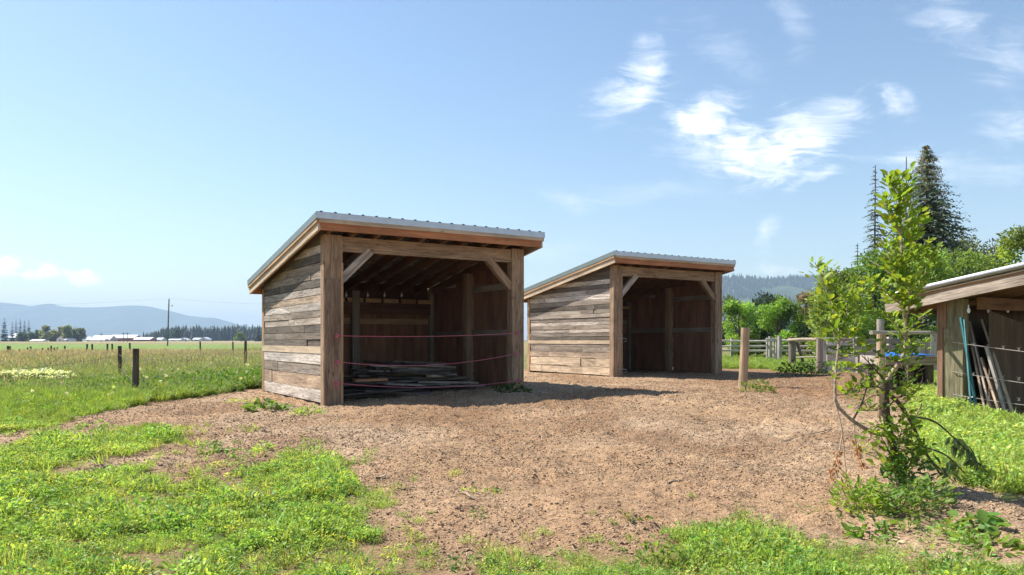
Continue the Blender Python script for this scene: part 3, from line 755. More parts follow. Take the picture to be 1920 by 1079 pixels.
# ------------------------------------------------------------------ low shelter at the right edge of the yard
C_O = Vector((.565*10.9, 10.9, 0))                             # its back left corner; x along FV, y towards the viewer along -SV
def loc_c(x, y, z): return C_O+FV*x-SV*y+Vector((0, 0, z))
def hit_c(x, px, py):
    """distance along the side and height where the plane x meets a photo pixel"""
    uu = (px-960)/FPX; p0 = loc_c(x, 0, 0); y = (p0.x-uu*p0.y)/(SV.x-uu*SV.y); p = p0-SV*y
    return y, HEYE+(YH-py)/FPX*p.y
yA, zA = hit_c(-.3, 1660, 553); yB, zB = hit_c(-.3, 1920, 493)
slC = (zB-zA)/(yB-yA); rC = lambda y: zA+slC*(y-yA)
LC, WC = 3.9, 3.8
rt = empty('lean_to_shed', C_O+Vector((0, 0, .05)), 0); tag(rt, 'low shed cut off by the frame with boards leaning in its open side', 'shed')
def lc(x, y, z): return FV*x-SV*y+Vector((0, 0, z-.05))
def cbox(x0, x1, y0, y1, z0, z1, axis, col, name, mat, jit=.003):
    """box in the shed's own axes"""
    mb = MB(); a = ('x', 'y', 'z')[axis]
    if axis == 2: p, q, sd, w, h = lc((x0+x1)/2, (y0+y1)/2, z0), lc((x0+x1)/2, (y0+y1)/2, z1), FV, x1-x0, y1-y0
    elif axis == 1: p, q, sd, w, h = lc((x0+x1)/2, y0, (z0+z1)/2), lc((x0+x1)/2, y1, (z0+z1)/2), FV, x1-x0, z1-z0
    else: p, q, sd, w, h = lc(x0, (y0+y1)/2, (z0+z1)/2), lc(x1, (y0+y1)/2, (z0+z1)/2), SV, y1-y0, z1-z0
    mb.obox(p, q, w, h, col, sd, jit); return mb.build(name, mat, rt)
MOSS = (.30, .27, .17)
cbox(-.0, .16, .05, .315, -.4, rC(.2)-.24, 2, MOSS, 'post', M['rough_wood'])
cbox(-.02, .05, -.02, .047, -.4, rC(0)-.24, 2, (.28, .165, .105), 'corner_trim', M['lumber'])
cbox(-.03, -.004, .04, .10, rC(0)-.62, rC(0)-.25, 2, (.28, .165, .105), 'corner_trim', M['lumber'])
cbox(-.0, .16, LC-.37, LC-.05, -.4, rC(LC)-.24, 2, MOSS, 'post', M['rough_wood'])
cbox(WC-.2, WC, .0, .2, -.4, rC(0)-.2, 2, T_MID, 'post', M['rough_wood'])
cbox(WC-.2, WC, LC-.2, LC, -.4, rC(LC)-.2, 2, T_MID, 'post', M['rough_wood'])
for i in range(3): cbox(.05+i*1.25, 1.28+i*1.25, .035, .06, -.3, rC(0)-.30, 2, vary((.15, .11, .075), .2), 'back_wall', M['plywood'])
cbox(-.02, WC, -.03, .03, -.2, rC(0)-.26, 0, T_MID, 'plank_wall', M['rough_wood'])
cbox(WC-.02, WC+.02, .2, LC, -.3, rC(0)-.2, 1, T_PLY, 'plank_wall', M['rough_wood'])
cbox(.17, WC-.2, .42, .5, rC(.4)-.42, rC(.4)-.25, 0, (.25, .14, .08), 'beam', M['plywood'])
for i in range(9):
    x = .1+i*.45; MB().obox(lc(x, -.55, rC(-.55)-.165), lc(x, LC+.3, rC(LC+.3)-.165), .04, .15, vary(T_RAFT), FV).build('rafter', M['lumber'], rt)
SLC = (-SV+Vector((0, 0, slC))).normalized()
for y in np.arange(-.4, LC+.3, .6): MB().obox(lc(-.25, y, rC(y)-.055), lc(WC+.2, y, rC(y)-.055), .09, .04, vary(T_MID), SLC).build('purlin', M['lumber'], rt)
MB().obox(lc(-.28, yA, rC(yA)-.21), lc(-.28, LC+.3, rC(LC+.3)-.21), .04, .14, (.48, .40, .33), FV).build('rake_board', M['rough_wood'], rt)
MB().obox(lc(-.272, yA, rC(yA)-.112), lc(-.272, LC+.3, rC(LC+.3)-.112), .035, .056, T_ORANGE, FV).build('rake_strip', M['lumber'], rt)
MB().obox(lc(-.30, yA-.02, rC(yA)-.098), lc(-.30, LC+.3, rC(LC+.3)-.098), .012, .02, T_PALE, FV).build('rake_strip', M['lumber'], rt)
mb = MB(); mb.tube([lc(-.31, yA-.03, rC(yA)-.035), lc(-.31, LC+.3, rC(LC+.3)-.035)], .04, 12, (.34, .35, .36)); mb.build('edge_flashing', M['metal'], rt, True)
mb = MB(); A_ = [lc(-.31, yA-.03, rC(yA)), lc(WC+.25, yA-.03, rC(yA)), lc(WC+.25, LC+.3, rC(LC+.3)), lc(-.31, LC+.3, rC(LC+.3))]
mb.face(A_, None, (.33, .35, .37)); mb.face([p-Vector((0, 0, .02)) for p in A_[::-1]], None, GALV)
for i in range(4): mb.face([A_[i]-Vector((0, 0, .02)), A_[(i+1) % 4]-Vector((0, 0, .02)), A_[(i+1) % 4], A_[i]], None, GALV)
for i in range(18):
    x = -.2+i*.2286; mb.obox(lc(x, yA-.03, rC(yA)+.008), lc(x, LC+.3, rC(LC+.3)+.008), .035, .02, (.33, .35, .37), FV)
mb.build('roof_sheet', M['metal'], rt)
MB().obox(lc(-.26, yA+.02, rC(yA)-.17), lc(WC+.2, yA+.02, rC(yA)-.17), .04, .2, T_POST, SV).build('fascia', M['rough_wood'], rt)

# boards and poles leaning inside it
def lean(label, p0, p1, w, t, col, name='leaning_board', cat='board', group='boards leaning in the low shed'):
    """from the ground at photo pixel p0 up to p1; each given as (px, py, distance)"""
    a = ray(*p0); b_ = ray(*p1); mb = MB()
    if name == 'leaning_pole': mb.tube([Vector((0, 0, 0)), b_-a], w/2, 10, col)
    else: mb.obox(Vector((0, 0, 0)), b_-a, w, t, col, side=FV+SV*(.25 if name == 'leaning_board' else 0), jit=.003)
    o = mb.build(name, M['rough_wood'] if name == 'leaning_board' else M['plywood'], None, name != 'leaning_board'); o.location = a
    tag(o, label, cat, group)
TEAL = (.07, .22, .25)
lean('wider teal painted board leaning beside the mossy post', (1834, 785, 10.2), (1802, 596, 10.45), .095, .02, TEAL)
lean('narrow teal strip leaning in front of the wider teal board', (1822, 780, 10.15), (1808, 600, 10.4), .05, .02, (.13, .34, .37))
lean('thin brown board leaning next to the teal boards', (1852, 792, 10.3), (1814, 603, 10.95), .085, .025, (.42, .32, .25))
lean('slender grey board leaning third from the teal boards', (1863, 795, 10.25), (1819, 604, 10.95), .07, .025, (.48, .42, .37))
lean('short brown board leaning lowest among the boards', (1882, 796, 10.2), (1841, 672, 10.6), .10, .025, (.46, .36, .28))
lean('wide grey board leaning with a blunt sawn top', (1897, 812, 10.05), (1850, 652, 10.5), .12, .03, (.50, .46, .42))
lean('long pale edged board leaning farthest from the post', (1912, 815, 9.95), (1842, 601, 10.85), .08, .03, (.58, .48, .38))
for i, px in enumerate((1816, 1853, 1889)):
    p = ray(px, 577, 1); yy_ = .46; p0 = loc_c(0, yy_, 0); uu = (px-960)/FPX; x = (uu*p0.y-p0.x)/(FV.x-uu*FV.y); q = p0+FV*x
    hook(Vector((q.x, q.y, HEYE+(YH-572)/FPX*q.y)), ('small white hook under the low shed beam nearest the post', 'small white hook under the low shed beam, middle one', 'small white hook under the low shed beam farthest from the post')[i], 'hooks in the low shed')
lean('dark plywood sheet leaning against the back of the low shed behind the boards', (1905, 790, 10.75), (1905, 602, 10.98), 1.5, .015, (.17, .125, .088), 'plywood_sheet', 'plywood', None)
# barbed wires across its open side
for i, (p0, p1) in enumerate((((1786, 642), (1925, 656)), ((1785, 697), (1925, 712)), ((1787, 740), (1925, 750)))):
    ya_, za_ = hit_c(-.03, *p0); yb_, zb_ = hit_c(-.03, *p1)
    mb = MB(); O = loc_c(-.03, ya_, za_); d = loc_c(-.03, yb_, zb_)-O
    e = d*3.0; pts = [e*(k/20)+Vector((0, 0, -.06*math.sin(math.pi*k/20)*(.6+.4*i))) for k in range(21)]
    mb.tube(pts, .0045, 5, (.55, .52, .48))
    for k in range(17):
        c = d*(k/5+.1); s = .022
        mb.tube([c+Vector((-s, 0, s)), c, c+Vector((s, 0, s))], .003, 4, (.5, .47, .43)); mb.tube([c+Vector((0, s, -s)), c, c+Vector((0, -s, -s))], .003, 4, (.5, .47, .43))
    if i: mb.tube([Vector((0, 0, 0)), Vector((.05, -.02, -.03)), Vector((.14, -.1, -.05)), Vector((.19, -.16, -.02))], .006, 5, (.3, .26, .23))
    o = mb.build('barbed_wire', M['wire'], None, True); o.location = O
    tag(o, ('topmost', 'middle', 'lowest')[i]+' barbed wire strung across the open side of the low shed', 'wire', 'barbed wires on the low shed')
# ------------------------------------------------------------------ green cover
def gz(x, y):
    """height of the built ground sheet"""
    x = np.asarray(x, float); y = np.asarray(y, float)
    i = np.clip(np.searchsorted(gx, x)-1, 0, len(gx)-2); j = np.clip(np.searchsorted(gy, y)-1, 0, len(gy)-2)
    fx = (x-gx[i])/(gx[i+1]-gx[i]); fy = (y-gy[j])/(gy[j+1]-gy[j])
    return (GZ[j, i]*(1-fx)+GZ[j, i+1]*fx)*(1-fy)+(GZ[j+1, i]*(1-fx)+GZ[j+1, i+1]*fx)*fy

def rnd_dirs(n, up=0.0):
    d = NR.normal(size=(n, 3)); d = norm(d); d[:, 2] += up; return norm(d)
def green(n, base, dv=.22, dh=.18):
    base = np.array(base); k = 1+NR.uniform(-dv, dv, (n, 1)); w = NR.uniform(-dh, dh, (n, 1))
    return np.clip(base*k*np.concatenate([1+w, 1+.2*w, 1-.5*w], 1), .004, 1)
def leaf_cols(c): return np.repeat(c, 6, 0)

def weed_clump(n, rad, h, ll, base, mat):
    """low broad-leaved clump"""
    a = NR.uniform(0, 2*math.pi, n); r = rad*np.sqrt(NR.uniform(0, 1, n)); z = h*NR.uniform(.08, 1, n)*(1-.45*(r/rad)**2)
    pos = np.stack([r*np.cos(a), r*np.sin(a), z], 1)
    out = np.stack([np.cos(a), np.sin(a), NR.uniform(-.1, .9, n)], 1)+NR.normal(size=(n, 3))*.55
    nrm = np.array([0, 0, 1.0])+NR.normal(size=(n, 3))*.75
    L = ll*NR.uniform(.6, 1.3, n)
    v, f = leaf_arrays(pos, out, nrm, L, L*NR.uniform(.38, .55, n), .3, .15)
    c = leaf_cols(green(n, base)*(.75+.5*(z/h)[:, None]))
    ns = max(3, n//6); a = NR.uniform(0, 6.28, ns)
    bp = np.stack([rad*.4*np.cos(a), rad*.4*np.sin(a), np.zeros(ns)], 1)
    v2, f2 = blade_arrays(bp, np.stack([np.cos(a), np.sin(a)], 1), NR.uniform(.5, 1.0, ns)*h, np.full(ns, .004), NR.uniform(.1, .6, ns))
    return np_mesh('clump', *join_arrays([(v, f, c), (v2, f2, np.array(base)*.8)])[:2], mat, np.concatenate([c, np.broadcast_to(np.array(base)*.8, (len(v2), 3))]), link=False)

def grass_tuft(n, rad, h, w, base, mat, seeds=0, seedc=(.36, .31, .22), dry=.12, bend=(.1, .9)):
    a = NR.uniform(0, 2*math.pi, n); r = rad*np.sqrt(NR.uniform(0, 1, n))
    pos = np.stack([r*np.cos(a), r*np.sin(a), np.zeros(n)-.01], 1); b = a+NR.normal(size=n)*.8
    hh = h*NR.uniform(.45, 1.05, n)
    v, f = blade_arrays(pos, np.stack([np.cos(b), np.sin(b)], 1), hh, w*NR.uniform(.7, 1.4, n), NR.uniform(*bend, n))
    c = green(n, base); d = NR.uniform(0, 1, n) < dry; c[d] = green(int(d.sum()), (.32, .27, .12))
    parts = [(v, f, leaf_cols(c))]
    if seeds:
        a = NR.uniform(0, 6.28, seeds); r = rad*np.sqrt(NR.uniform(0, 1, seeds)); bp = np.stack([r*np.cos(a), r*np.sin(a), np.zeros(seeds)], 1)
        ln = np.stack([np.cos(a), np.sin(a)], 1); sh = h*NR.uniform(1.0, 1.5, seeds); bd = NR.uniform(.0, .25, seeds)
        v2, f2 = blade_arrays(bp, ln, sh, np.full(seeds, w*.45), bd); parts.append((v2, f2, np.array(base)*1.2))
        tp = bp+np.concatenate([ln*(sh*bd)[:, None], (sh*(1-.25*bd))[:, None]], 1)
        ax = np.concatenate([ln*.3, np.ones((seeds, 1))], 1)
        v3, f3 = leaf_arrays(tp-ax*.02, ax, rnd_dirs(seeds), NR.uniform(.10, .16, seeds)*h/.4, .022*h/.4, .4, .0); parts.append((v3, f3, leaf_cols(green(seeds, seedc, .3))))
    V, F, C = join_arrays(parts); return np_mesh('tuft', V, F, mat, C, link=False)

def sample(x0, x1, y0, y1, dens, keep=None, view=True):
    n = int((x1-x0)*(y1-y0)*dens)
    x = NR.uniform(x0, x1, n); y = NR.uniform(y0, y1, n)
    k = np.ones(n, bool)
    if view: k &= (np.abs(x) < .76*y+.9)
    x, y = x[k], y[k]
    if keep is not None: k = keep(x, y); x, y = x[k], y[k]
    return x, y
SHED_BOXES = [(A_O, W_, D_) for A_O, W_, D_ in ((A_O, 3.82, 3.82), (B_O, 3.82, 3.82))]
def free(x, y, pad=.0):
    k = np.ones(len(x), bool)
    for o, w, d in SHED_BOXES:
        dx, dy = x-o.x, y-o.y; a = dx*FV.x+dy*FV.y; b = dx*SV.x+dy*SV.y
        k &= ~((a > -pad) & (a < w+pad) & (b > -pad) & (b < d+pad))
    return k
def place(x, y, smin, smax, nvar, tilt=.2, sink=0.0):
    n = len(x); z = gz(x, y)-sink
    rot = np.stack([NR.normal(size=n)*tilt, NR.normal(size=n)*tilt, NR.uniform(0, 6.283, n)], 1)
    return np.stack([x, y, z], 1), rot, NR.uniform(smin, smax, n), NR.integers(0, nvar, n)
def cat(*ps): return [np.concatenate([p[i] for p in ps]) for i in range(4)]

LIME = (.37, .51, .12); MIDG = (.24, .39, .09); DEEP = (.065, .135, .028)
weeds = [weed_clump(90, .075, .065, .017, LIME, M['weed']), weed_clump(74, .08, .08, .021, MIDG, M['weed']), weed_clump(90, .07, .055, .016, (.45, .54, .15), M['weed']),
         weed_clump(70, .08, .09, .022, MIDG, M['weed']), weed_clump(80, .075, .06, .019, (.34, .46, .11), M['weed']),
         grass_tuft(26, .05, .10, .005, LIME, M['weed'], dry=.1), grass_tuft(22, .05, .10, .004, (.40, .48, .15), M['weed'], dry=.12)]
def lawn_keep(x, y):
    m = green_mask(x, y) > .5
    # ragged fringe: a few plants stray onto the soil
    st = (green_mask(x+NR.normal(size=len(x))*.30, y+NR.normal(size=len(x))*.40) > .5) & (NR.uniform(0, 1, len(x)) < .22*np.clip((fbm(x*3, y*3, 3, 46)-.38)*6, 0, 1))
    inn = green_mask(x+NR.normal(size=len(x))*.16, y+NR.normal(size=len(x))*.2) > .5
    thin = fbm(x*1.7, y*1.7, 3, 41); thin2 = fbm(x*5, y*5, 2, 42)
    p = np.clip((thin-.39)*7, .04, 1)*np.clip((thin2-.37)*7, .08, 1)
    p = np.maximum(p, .30*((y < 4.7) & (x > -.4)))
    return ((m & inn & (NR.uniform(0, 1, len(x)) < p)) | st) & free(x, y, .02)
ps = []
for (x0, x1, y0, y1, d, s0, s1) in ((-4.5, 4.5, 3.0, 6.0, 620, .5, 1.15), (-7, 7, 6.0, 9.5, 420, .6, 1.35)):
    x, y = sample(x0, x1, y0, y1, d, lawn_keep)
    lush = sm(-.2, -1.6, x)*(1-sm(8, 9, y)); p = place(x, y, s0, s1, 7, .25)
    hgt = .30+1.1*fbm(x*1.6+5, y*1.6, 3, 44)+.6*np.clip((fbm(x*3, y*3, 2, 45)-.45)*3, 0, 1)
    p = (p[0], p[1], p[2]*hgt*(.85+.3*lush), p[3]); ps.append(p)
P_ = cat(*ps)
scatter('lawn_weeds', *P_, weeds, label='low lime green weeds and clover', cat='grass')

rlawn = [weed_clump(70, .10, .12, .034, (.33, .47, .10), M['weed']), weed_clump(70, .10, .13, .036, (.42, .54, .15), M['weed']), weed_clump(70, .09, .10, .028, LIME, M['weed']),
         grass_tuft(30, .07, .18, .008, (.38, .48, .14), M['weed'], dry=.15)]
x, y = sample(2.5, 10, 5.2, 16, 330, lambda x, y: (green_mask(x, y) > .5) & (x > 2.4) & ~((x > 6.3+.635*(10.9-y)) & (y < 11.2)))
P_ = place(x, y, .6, 1.25, 4, .25)
scatter('shed_lawn', *P_, rlawn, label='bright green weeds growing beside the low shed', cat='grass')

# meadow: lush edge, tall grass, far grass
edge = [grass_tuft(70, .10, .20, .008, (.24, .36, .065), M['grass'], dry=.06), grass_tuft(70, .10, .24, .008, (.30, .41, .09), M['grass'], dry=.08), weed_clump(60, .11, .13, .04, (.20, .33, .065), M['weed']),
        weed_clump(60, .11, .14, .035, (.30, .43, .09), M['weed'])]
tall = [grass_tuft(90, .18, .30, .007, (.22, .31, .065), M['grass'], 2, bend=(.3, 1.2)), grass_tuft(90, .18, .34, .007, (.27, .35, .09), M['grass'], 2, bend=(.3, 1.2)), weed_clump(80, .20, .26, .07, (.12, .21, .04), M['weed']), grass_tuft(80, .18, .34, .007, (.29, .35, .12), M['grass'], 4, dry=.15, seedc=(.42, .36, .29), bend=(.3, 1.2))]
mead = lambda x, y: (green_mask(x, y) > .5) & free(x, y, .05)
x, y = sample(-12.5, -2.5, 8.6, 17, 150, lambda x, y: mead(x, y) & (x < -.335*y))
e = place(x, y, .6, 1.2, 4, .2); e[2][:] *= .42+.58*sm(9.5, 13, y); k = sm(12, 19, y+1.2*(fbm(x*.5, y*.5, 2, 50)-.5)*4); u_ = NR.uniform(0, 1, len(x)) > k*.9
scatter('meadow_edge', *[a[u_] for a in e], edge, label='lush short grass along the edge of the meadow', cat='grass')
xs_, ys_ = [x[~u_]], [y[~u_]]
for (y0, y1, d) in ((14, 26, 26), (26, 45, 14), (45, 90, 4.2), (90, 170, 1.0)):
    xx, yy_ = sample(-.72*y1, -.24*y1, y0, y1, d, lambda x, y: (x < -.30*y) & (x > -.71*y) & ~((y > 100) & (y < 235) & (x < -45)))
    xs_.append(xx); ys_.append(yy_)
x = np.concatenate(xs_); y = np.concatenate(ys_)
P_ = place(x, y, .7, 1.15, 4, .12); n_ = fbm(x*.16, y*.1, 3, 51); P_[3][:] = np.array([2, 0, 1, 3])[np.clip(np.floor((n_-.28)*8+NR.normal(size=len(x))*.7+sm(18, 45, y)*.9), 0, 3).astype(int)]
P_[2][:] *= (.7+.3*sm(14, 24, y)+1.0*sm(60, 160, y))*(.75+.5*fbm(x*.5, y*.35, 3, 52))
scatter('meadow_grass', *P_, tall, label='tall seeding meadow grass', cat='grass')
# paddock behind the gates
x, y = sample(4.5, 26, 15, 40, 34, lambda x, y: (green_mask(x, y) > .5) & free(x, y, .1) & (x > .26*y))
P_ = place(x, y, .5, 1.0, 3, .2); P_[3][:] = NR.choice([0, 1, 3], len(x))
scatter('paddock_grass', *P_, [m_.copy() for m_ in (edge[0], edge[1], edge[2], edge[3])], label='short grass in the paddock behind the gates', cat='grass')

# white seed heads and flowers dotted over the meadow
def puff(c, r):
    n = 26; d = rnd_dirs(n); v, f = leaf_arrays(d*r*.2+np.array([0, 0, .0]), d, rnd_dirs(n), r, r*.5, .2, 0)
    return np_mesh('puff', v, f, M['weed'], np.broadcast_to(c, (len(v), 3)), link=False)
x, y = sample(-22, -2, 9.5, 34, 1.3, lambda x, y: (green_mask(x, y) > .5) & (x < -.335*y) & (fbm(x*.3, y*.3, 2, 61) > .47))
P_ = place(x, y, .7, 1.2, 2, .3); P_[0][:, 2] += NR.uniform(.14, .3, len(x))*(.7+.5*sm(14, 22, y))
scatter('dandelion_clocks', *P_, [puff((.75, .75, .7), .035), puff((.7, .7, .5), .03)], label='white dandelion seed heads dotted over the meadow', cat='flowers')

# ------------------------------------------------------------------ wood chips and clods on the soil
def chip_mesh(l, w, t, curl, col):
    mb = []; n = 4; V = []; F = []
    for k in range(n+1):
        s = k/n-.5; z = curl*l*(s*s*4)
        for yv in (-.5, .5):
            tp = w*yv*(1-.5*abs(s)*R.uniform(.3, 1.2)); V.append((s*l, tp, z+t)); V.append((s*l, tp, z))
    for k in range(n):
        b_ = k*4; F += [(b_, b_+4, b_+6, b_+2), (b_+1, b_+3, b_+7, b_+5), (b_, b_+1, b_+5, b_+4), (b_+2, b_+6, b_+7, b_+3)]
    F += [(0, 2, 3, 1), (n*4, n*4+1, n*4+3, n*4+2)]
    return np_mesh('chip', np.array(V), np.array(F), M['dry'], np.broadcast_to(col, (len(V), 3)), link=False)
def clod_mesh(r, col):
    n, mm = 6, 8; V = []
    for i in range(n+1):
        for j in range(mm):
            a, b_ = math.pi*i/n, 2*math.pi*j/mm; q = r*(1+R.uniform(-.28, .28)); V.append((q*math.sin(a)*math.cos(b_), q*math.sin(a)*math.sin(b_), q*.6*math.cos(a)))
    F = [(i*mm+j, i*mm+(j+1) % mm, (i+1)*mm+(j+1) % mm, (i+1)*mm+j) for i in range(n) for j in range(mm)]
    return np_mesh('clod', np.array(V), np.array(F), M['dry'], np.broadcast_to(col, (len(V), 3)), link=False)
chips = [chip_mesh(.030, .007, .002, .2, (.56, .43, .30)), chip_mesh(.022, .008, .0025, .1, (.46, .33, .22)), chip_mesh(.016, .008, .003, .05, (.36, .24, .155)), chip_mesh(.036, .005, .002, .3, (.54, .41, .28)),
         chip_mesh(.014, .010, .003, .1, (.40, .28, .185)), chip_mesh(.026, .009, .003, .15, (.22, .14, .09)), clod_mesh(.008, (.36, .24, .148)), clod_mesh(.011, (.40, .275, .17))]
soil_k = lambda x, y: (green_mask(x, y) < .5)
ps = []
for (x0, x1, y0, y1, d, s0, s1) in ((-3.5, 4.2, 3.2, 6.5, 1300, .35, 1.05), (-6, 6.2, 6.5, 9.5, 800, .5, 1.2), (-7.5, 8, 9.5, 15, 420, .7, 1.5), (-4, 9, 15, 21, 110, .9, 1.9)):
    x, y = sample(x0, x1, y0, y1, d, lambda x, y: soil_k(x, y) & (NR.uniform(0, 1, len(x)) < .25+1.1*np.clip((fbm(x*1.3, y*1.3, 3, 71)-.3)*2.2, 0, 1)))
    p = place(x, y, s0, s1, 8, .35); ps.append(p)
P_ = cat(*ps); P_[0][:, 2] += .002
scatter('wood_chips', *P_, chips, label='wood shavings and crumbs of soil strewn over the yard', cat='wood chips')
big = [clod_mesh(.016, (.30, .195, .12)), clod_mesh(.020, (.26, .165, .10)), clod_mesh(.012, (.34, .23, .14)), chip_mesh(.11, .022, .006, .08, (.48, .37, .26)), chip_mesh(.09, .014, .008, .05, (.42, .32, .22))]
x, y = sample(-6, 8.5, 3.3, 19, 9, lambda x, y: soil_k(x, y) & (fbm(x*1.9, y*1.9, 3, 72) > .46) & free(x, y, -.1))
P_ = place(x, y, .4, 1.1, 5, .3); P_[3][:] = np.where(NR.uniform(0, 1, len(x)) < .12, P_[3], P_[3] % 3)
scatter('soil_clods', *P_, big, label='dark clods and larger wood scraps on the soil', cat='soil')

# ------------------------------------------------------------------ single weeds on the soil
def weed_plant(px, py, rad, h, n, ll, base, label, name='weed', group=None, wid=.45, up=.5):
    c = at(px, py); a = NR.uniform(0, 6.283, n); r = rad*np.sqrt(NR.uniform(0, 1, n)); z = h*NR.uniform(.05, 1, n)*(1-.5*(r/rad)**2)
    pos = np.stack([r*np.cos(a), r*np.sin(a), z], 1); pos[:, 2] += gz(c.x+pos[:, 0], c.y+pos[:, 1])-float(gz(c.x, c.y))
    out = np.stack([np.cos(a), np.sin(a), NR.uniform(up-.5, up+.5, n)], 1)+NR.normal(size=(n, 3))*.45
    L = ll*NR.uniform(.6, 1.25, n)
    v, f = leaf_arrays(pos, out, np.array([0, 0, 1.0])+NR.normal(size=(n, 3))*.4, L, L*wid*NR.uniform(.8, 1.2, n), .3, .3)
    cc = leaf_cols(green(n, base)); ns = max(4, n//7)
    a = NR.uniform(0, 6.28, ns); rr = rad*.6*NR.uniform(0, 1, ns)
    v2, f2 = blade_arrays(np.stack([rr*np.cos(a), rr*np.sin(a), np.zeros(ns)-.02], 1), np.stack([np.cos(a), np.sin(a)], 1), h*NR.uniform(.6, 1, ns), np.full(ns, .005), NR.uniform(.1, .5, ns))
    V, F, C = join_arrays([(v, f, cc), (v2, f2, np.array(base)*.8)])
    o = np_mesh(name, V, F, M['weed'], C); o.location = (c.x, c.y, float(gz(c.x, c.y))); tag(o, label, 'weed', group); return o
weed_plant(398, 848, .10, .12, 70, .05, MIDG, 'small green weed alone on the soil at the lower left')
weed_plant(497, 846, .09, .09, 60, .045, LIME, 'tiny lime weed on the soil just left of the big lawn tongue')
weed_plant(884, 928, .06, .03, 24, .03, LIME, 'tiny seedling on bare soil, left one of a pair')
weed_plant(925, 924, .055, .03, 24, .03, MIDG, 'tiny seedling on bare soil, right one of a pair')
weed_plant(1192, 978, .09, .05, 40, .035, (.17, .24, .05), 'thin weed tuft on the soil above the front lawn')
weed_plant(498, 770, .30, .12, 90, .11, (.13, .23, .06), 'broad leaved weed beside the plank wall of the nearer shelter', wid=.75)
weed_plant(578, 776, .26, .10, 110, .06, LIME, 'low green tuft below the front corner of the nearer shelter')
weed_plant(455, 755, .30, .08, 70, .05, LIME, 'sparse green tuft on the soil left of the nearer shelter')
weed_plant(960, 736, .30, .16, 130, .08, DEEP, 'dark green weeds at the right post of the nearer shelter')
weed_plant(1420, 735, .26, .24, 170, .07, (.12, .22, .04), 'leafy weed at the foot of the lone post')
weed_plant(1492, 706, .42, .42, 240, .09, (.045, .11, .03), 'dark green weed clump in front of the braced gate post')
weed_plant(1528, 704, .34, .40, 200, .09, (.13, .22, .05), 'paler weed clump left of the plank gate')
weed_plant(1815, 990, .14, .10, 34, .07, (.17, .28, .06), 'broad leaved burdock on the soil right of the sapling', wid=.8, up=.35)
weed_plant(1735, 985, .20, .08, 60, .06, (.15, .25, .05), 'low leafy weed between the sapling and the burdock')
weed_plant(1700, 968, .18, .06, 70, .035, (.20, .27, .09), 'thin greyish weed patch in front of the sapling')
weed_plant(1855, 1026, .14, .06, 50, .06, (.19, .31, .04), 'small lime weed on the soil near the bottom right corner')
weed_plant(1632, 1003, .12, .10, 60, .06, (.10, .20, .03), 'dark green weed at the edge of the front lawn below the sapling')
weed_plant(1238, 1060, .10, .13, 60, .045, (.15, .25, .05), 'taller dark weed standing in the front lawn')
weed_plant(1560, 962, .20, .05, 60, .03, (.19, .25, .09), 'sparse pale weeds left of the sapling')
# weeds round the sapling
weed_plant(1612, 962, .15, .22, 190, .062, (.22, .36, .06), 'bright narrow leaved weed left of the sapling base', wid=.28, up=.9)
weed_plant(1655, 958, .17, .17, 200, .055, (.18, .31, .06), 'bushy green weed in front of the sapling trunk', wid=.3, up=.8)
weed_plant(1700, 955, .18, .15, 190, .05, (.19, .30, .09), 'grey green weed at the foot of the sapling', wid=.32, up=.7)
weed_plant(1745, 950, .14, .19, 150, .05, (.14, .25, .06), 'dark leafy weed right of the sapling base', wid=.45, up=.8)
weed_plant(1700, 925, .15, .34, 200, .05, (.12, .23, .05), 'tall dark weed hugging the sapling trunk', wid=.5, up=.8)

# cream flowers in the meadow at the left edge
for px, py, w, lb in ((18, 722, .55, 'cream flowering plants at the left edge of the meadow'), (85, 722, .5, 'low cream flowering plants beside the larger flower patch')):
    c = at(px, py); rt = empty('flowering_plant', (c.x, c.y, float(gz(c.x, c.y)))); tag(rt, lb, 'flowers')
    n = 420; X_ = NR.uniform(-w, w, n); Y_ = NR.uniform(-.5, .5, n); top = .34*(1-.5*(X_/w)**2)*(.6+.6*fbm(X_*3+px, Y_*3, 2, 80))
    v, f = leaf_arrays(np.stack([X_, Y_, top*NR.uniform(.1, .85, n)], 1), rnd_dirs(n, .4), rnd_dirs(n, .6), .09, .035, .3, .2)
    np_mesh('foliage', v, f, M['weed'], leaf_cols(green(n, (.15, .23, .06))), rt)
    n = 650; X_ = NR.uniform(-w, w, n); Y_ = NR.uniform(-.5, .5, n); top = .34*(1-.5*(X_/w)**2)*(.6+.6*fbm(X_*3+px, Y_*3, 2, 80))
    v, f = leaf_arrays(np.stack([X_, Y_, top*NR.uniform(.85, 1.1, n)], 1), rnd_dirs(n, .2), np.array([0, 0, 1.])+NR.normal(size=(n, 3))*.3, .05, .045, .2, .1)
    np_mesh('blossom', v, f, M['weed'], leaf_cols(green(n, (.62, .66, .46), .15, .05)), rt)

# sticks on the soil
for (p, q, r, lb) in (((1642, 991), (1678, 989), .010, 'short brown stick lying on the soil below the sapling'), ((1252, 910), (1282, 904), .008, 'small dark stick on the open soil'),
                      ((866, 936), (890, 944), .010, 'curved pale stick on the soil near the two seedlings'), ((1470, 830), (1560, 806), .008, 'long thin bare twig on the soil left of the sapling')):
    a, b_ = at(*p), at(*q); a.z = float(gz(a.x, a.y)); b_.z = float(gz(b_.x, b_.y)); mb = MB(); d = b_-a
    mb.tube([Vector((0, 0, r)), d*.35+Vector((0, .02, r*1.4)), d*.7+Vector((0, -.01, r*1.5)), d+Vector((0, 0, r))], [r, r*.9, r*.8, r*.5], 7, (.34, .25, .17))
    o = mb.build('stick', M['bark'], None, True); o.location = a; tag(o, lb, 'stick')
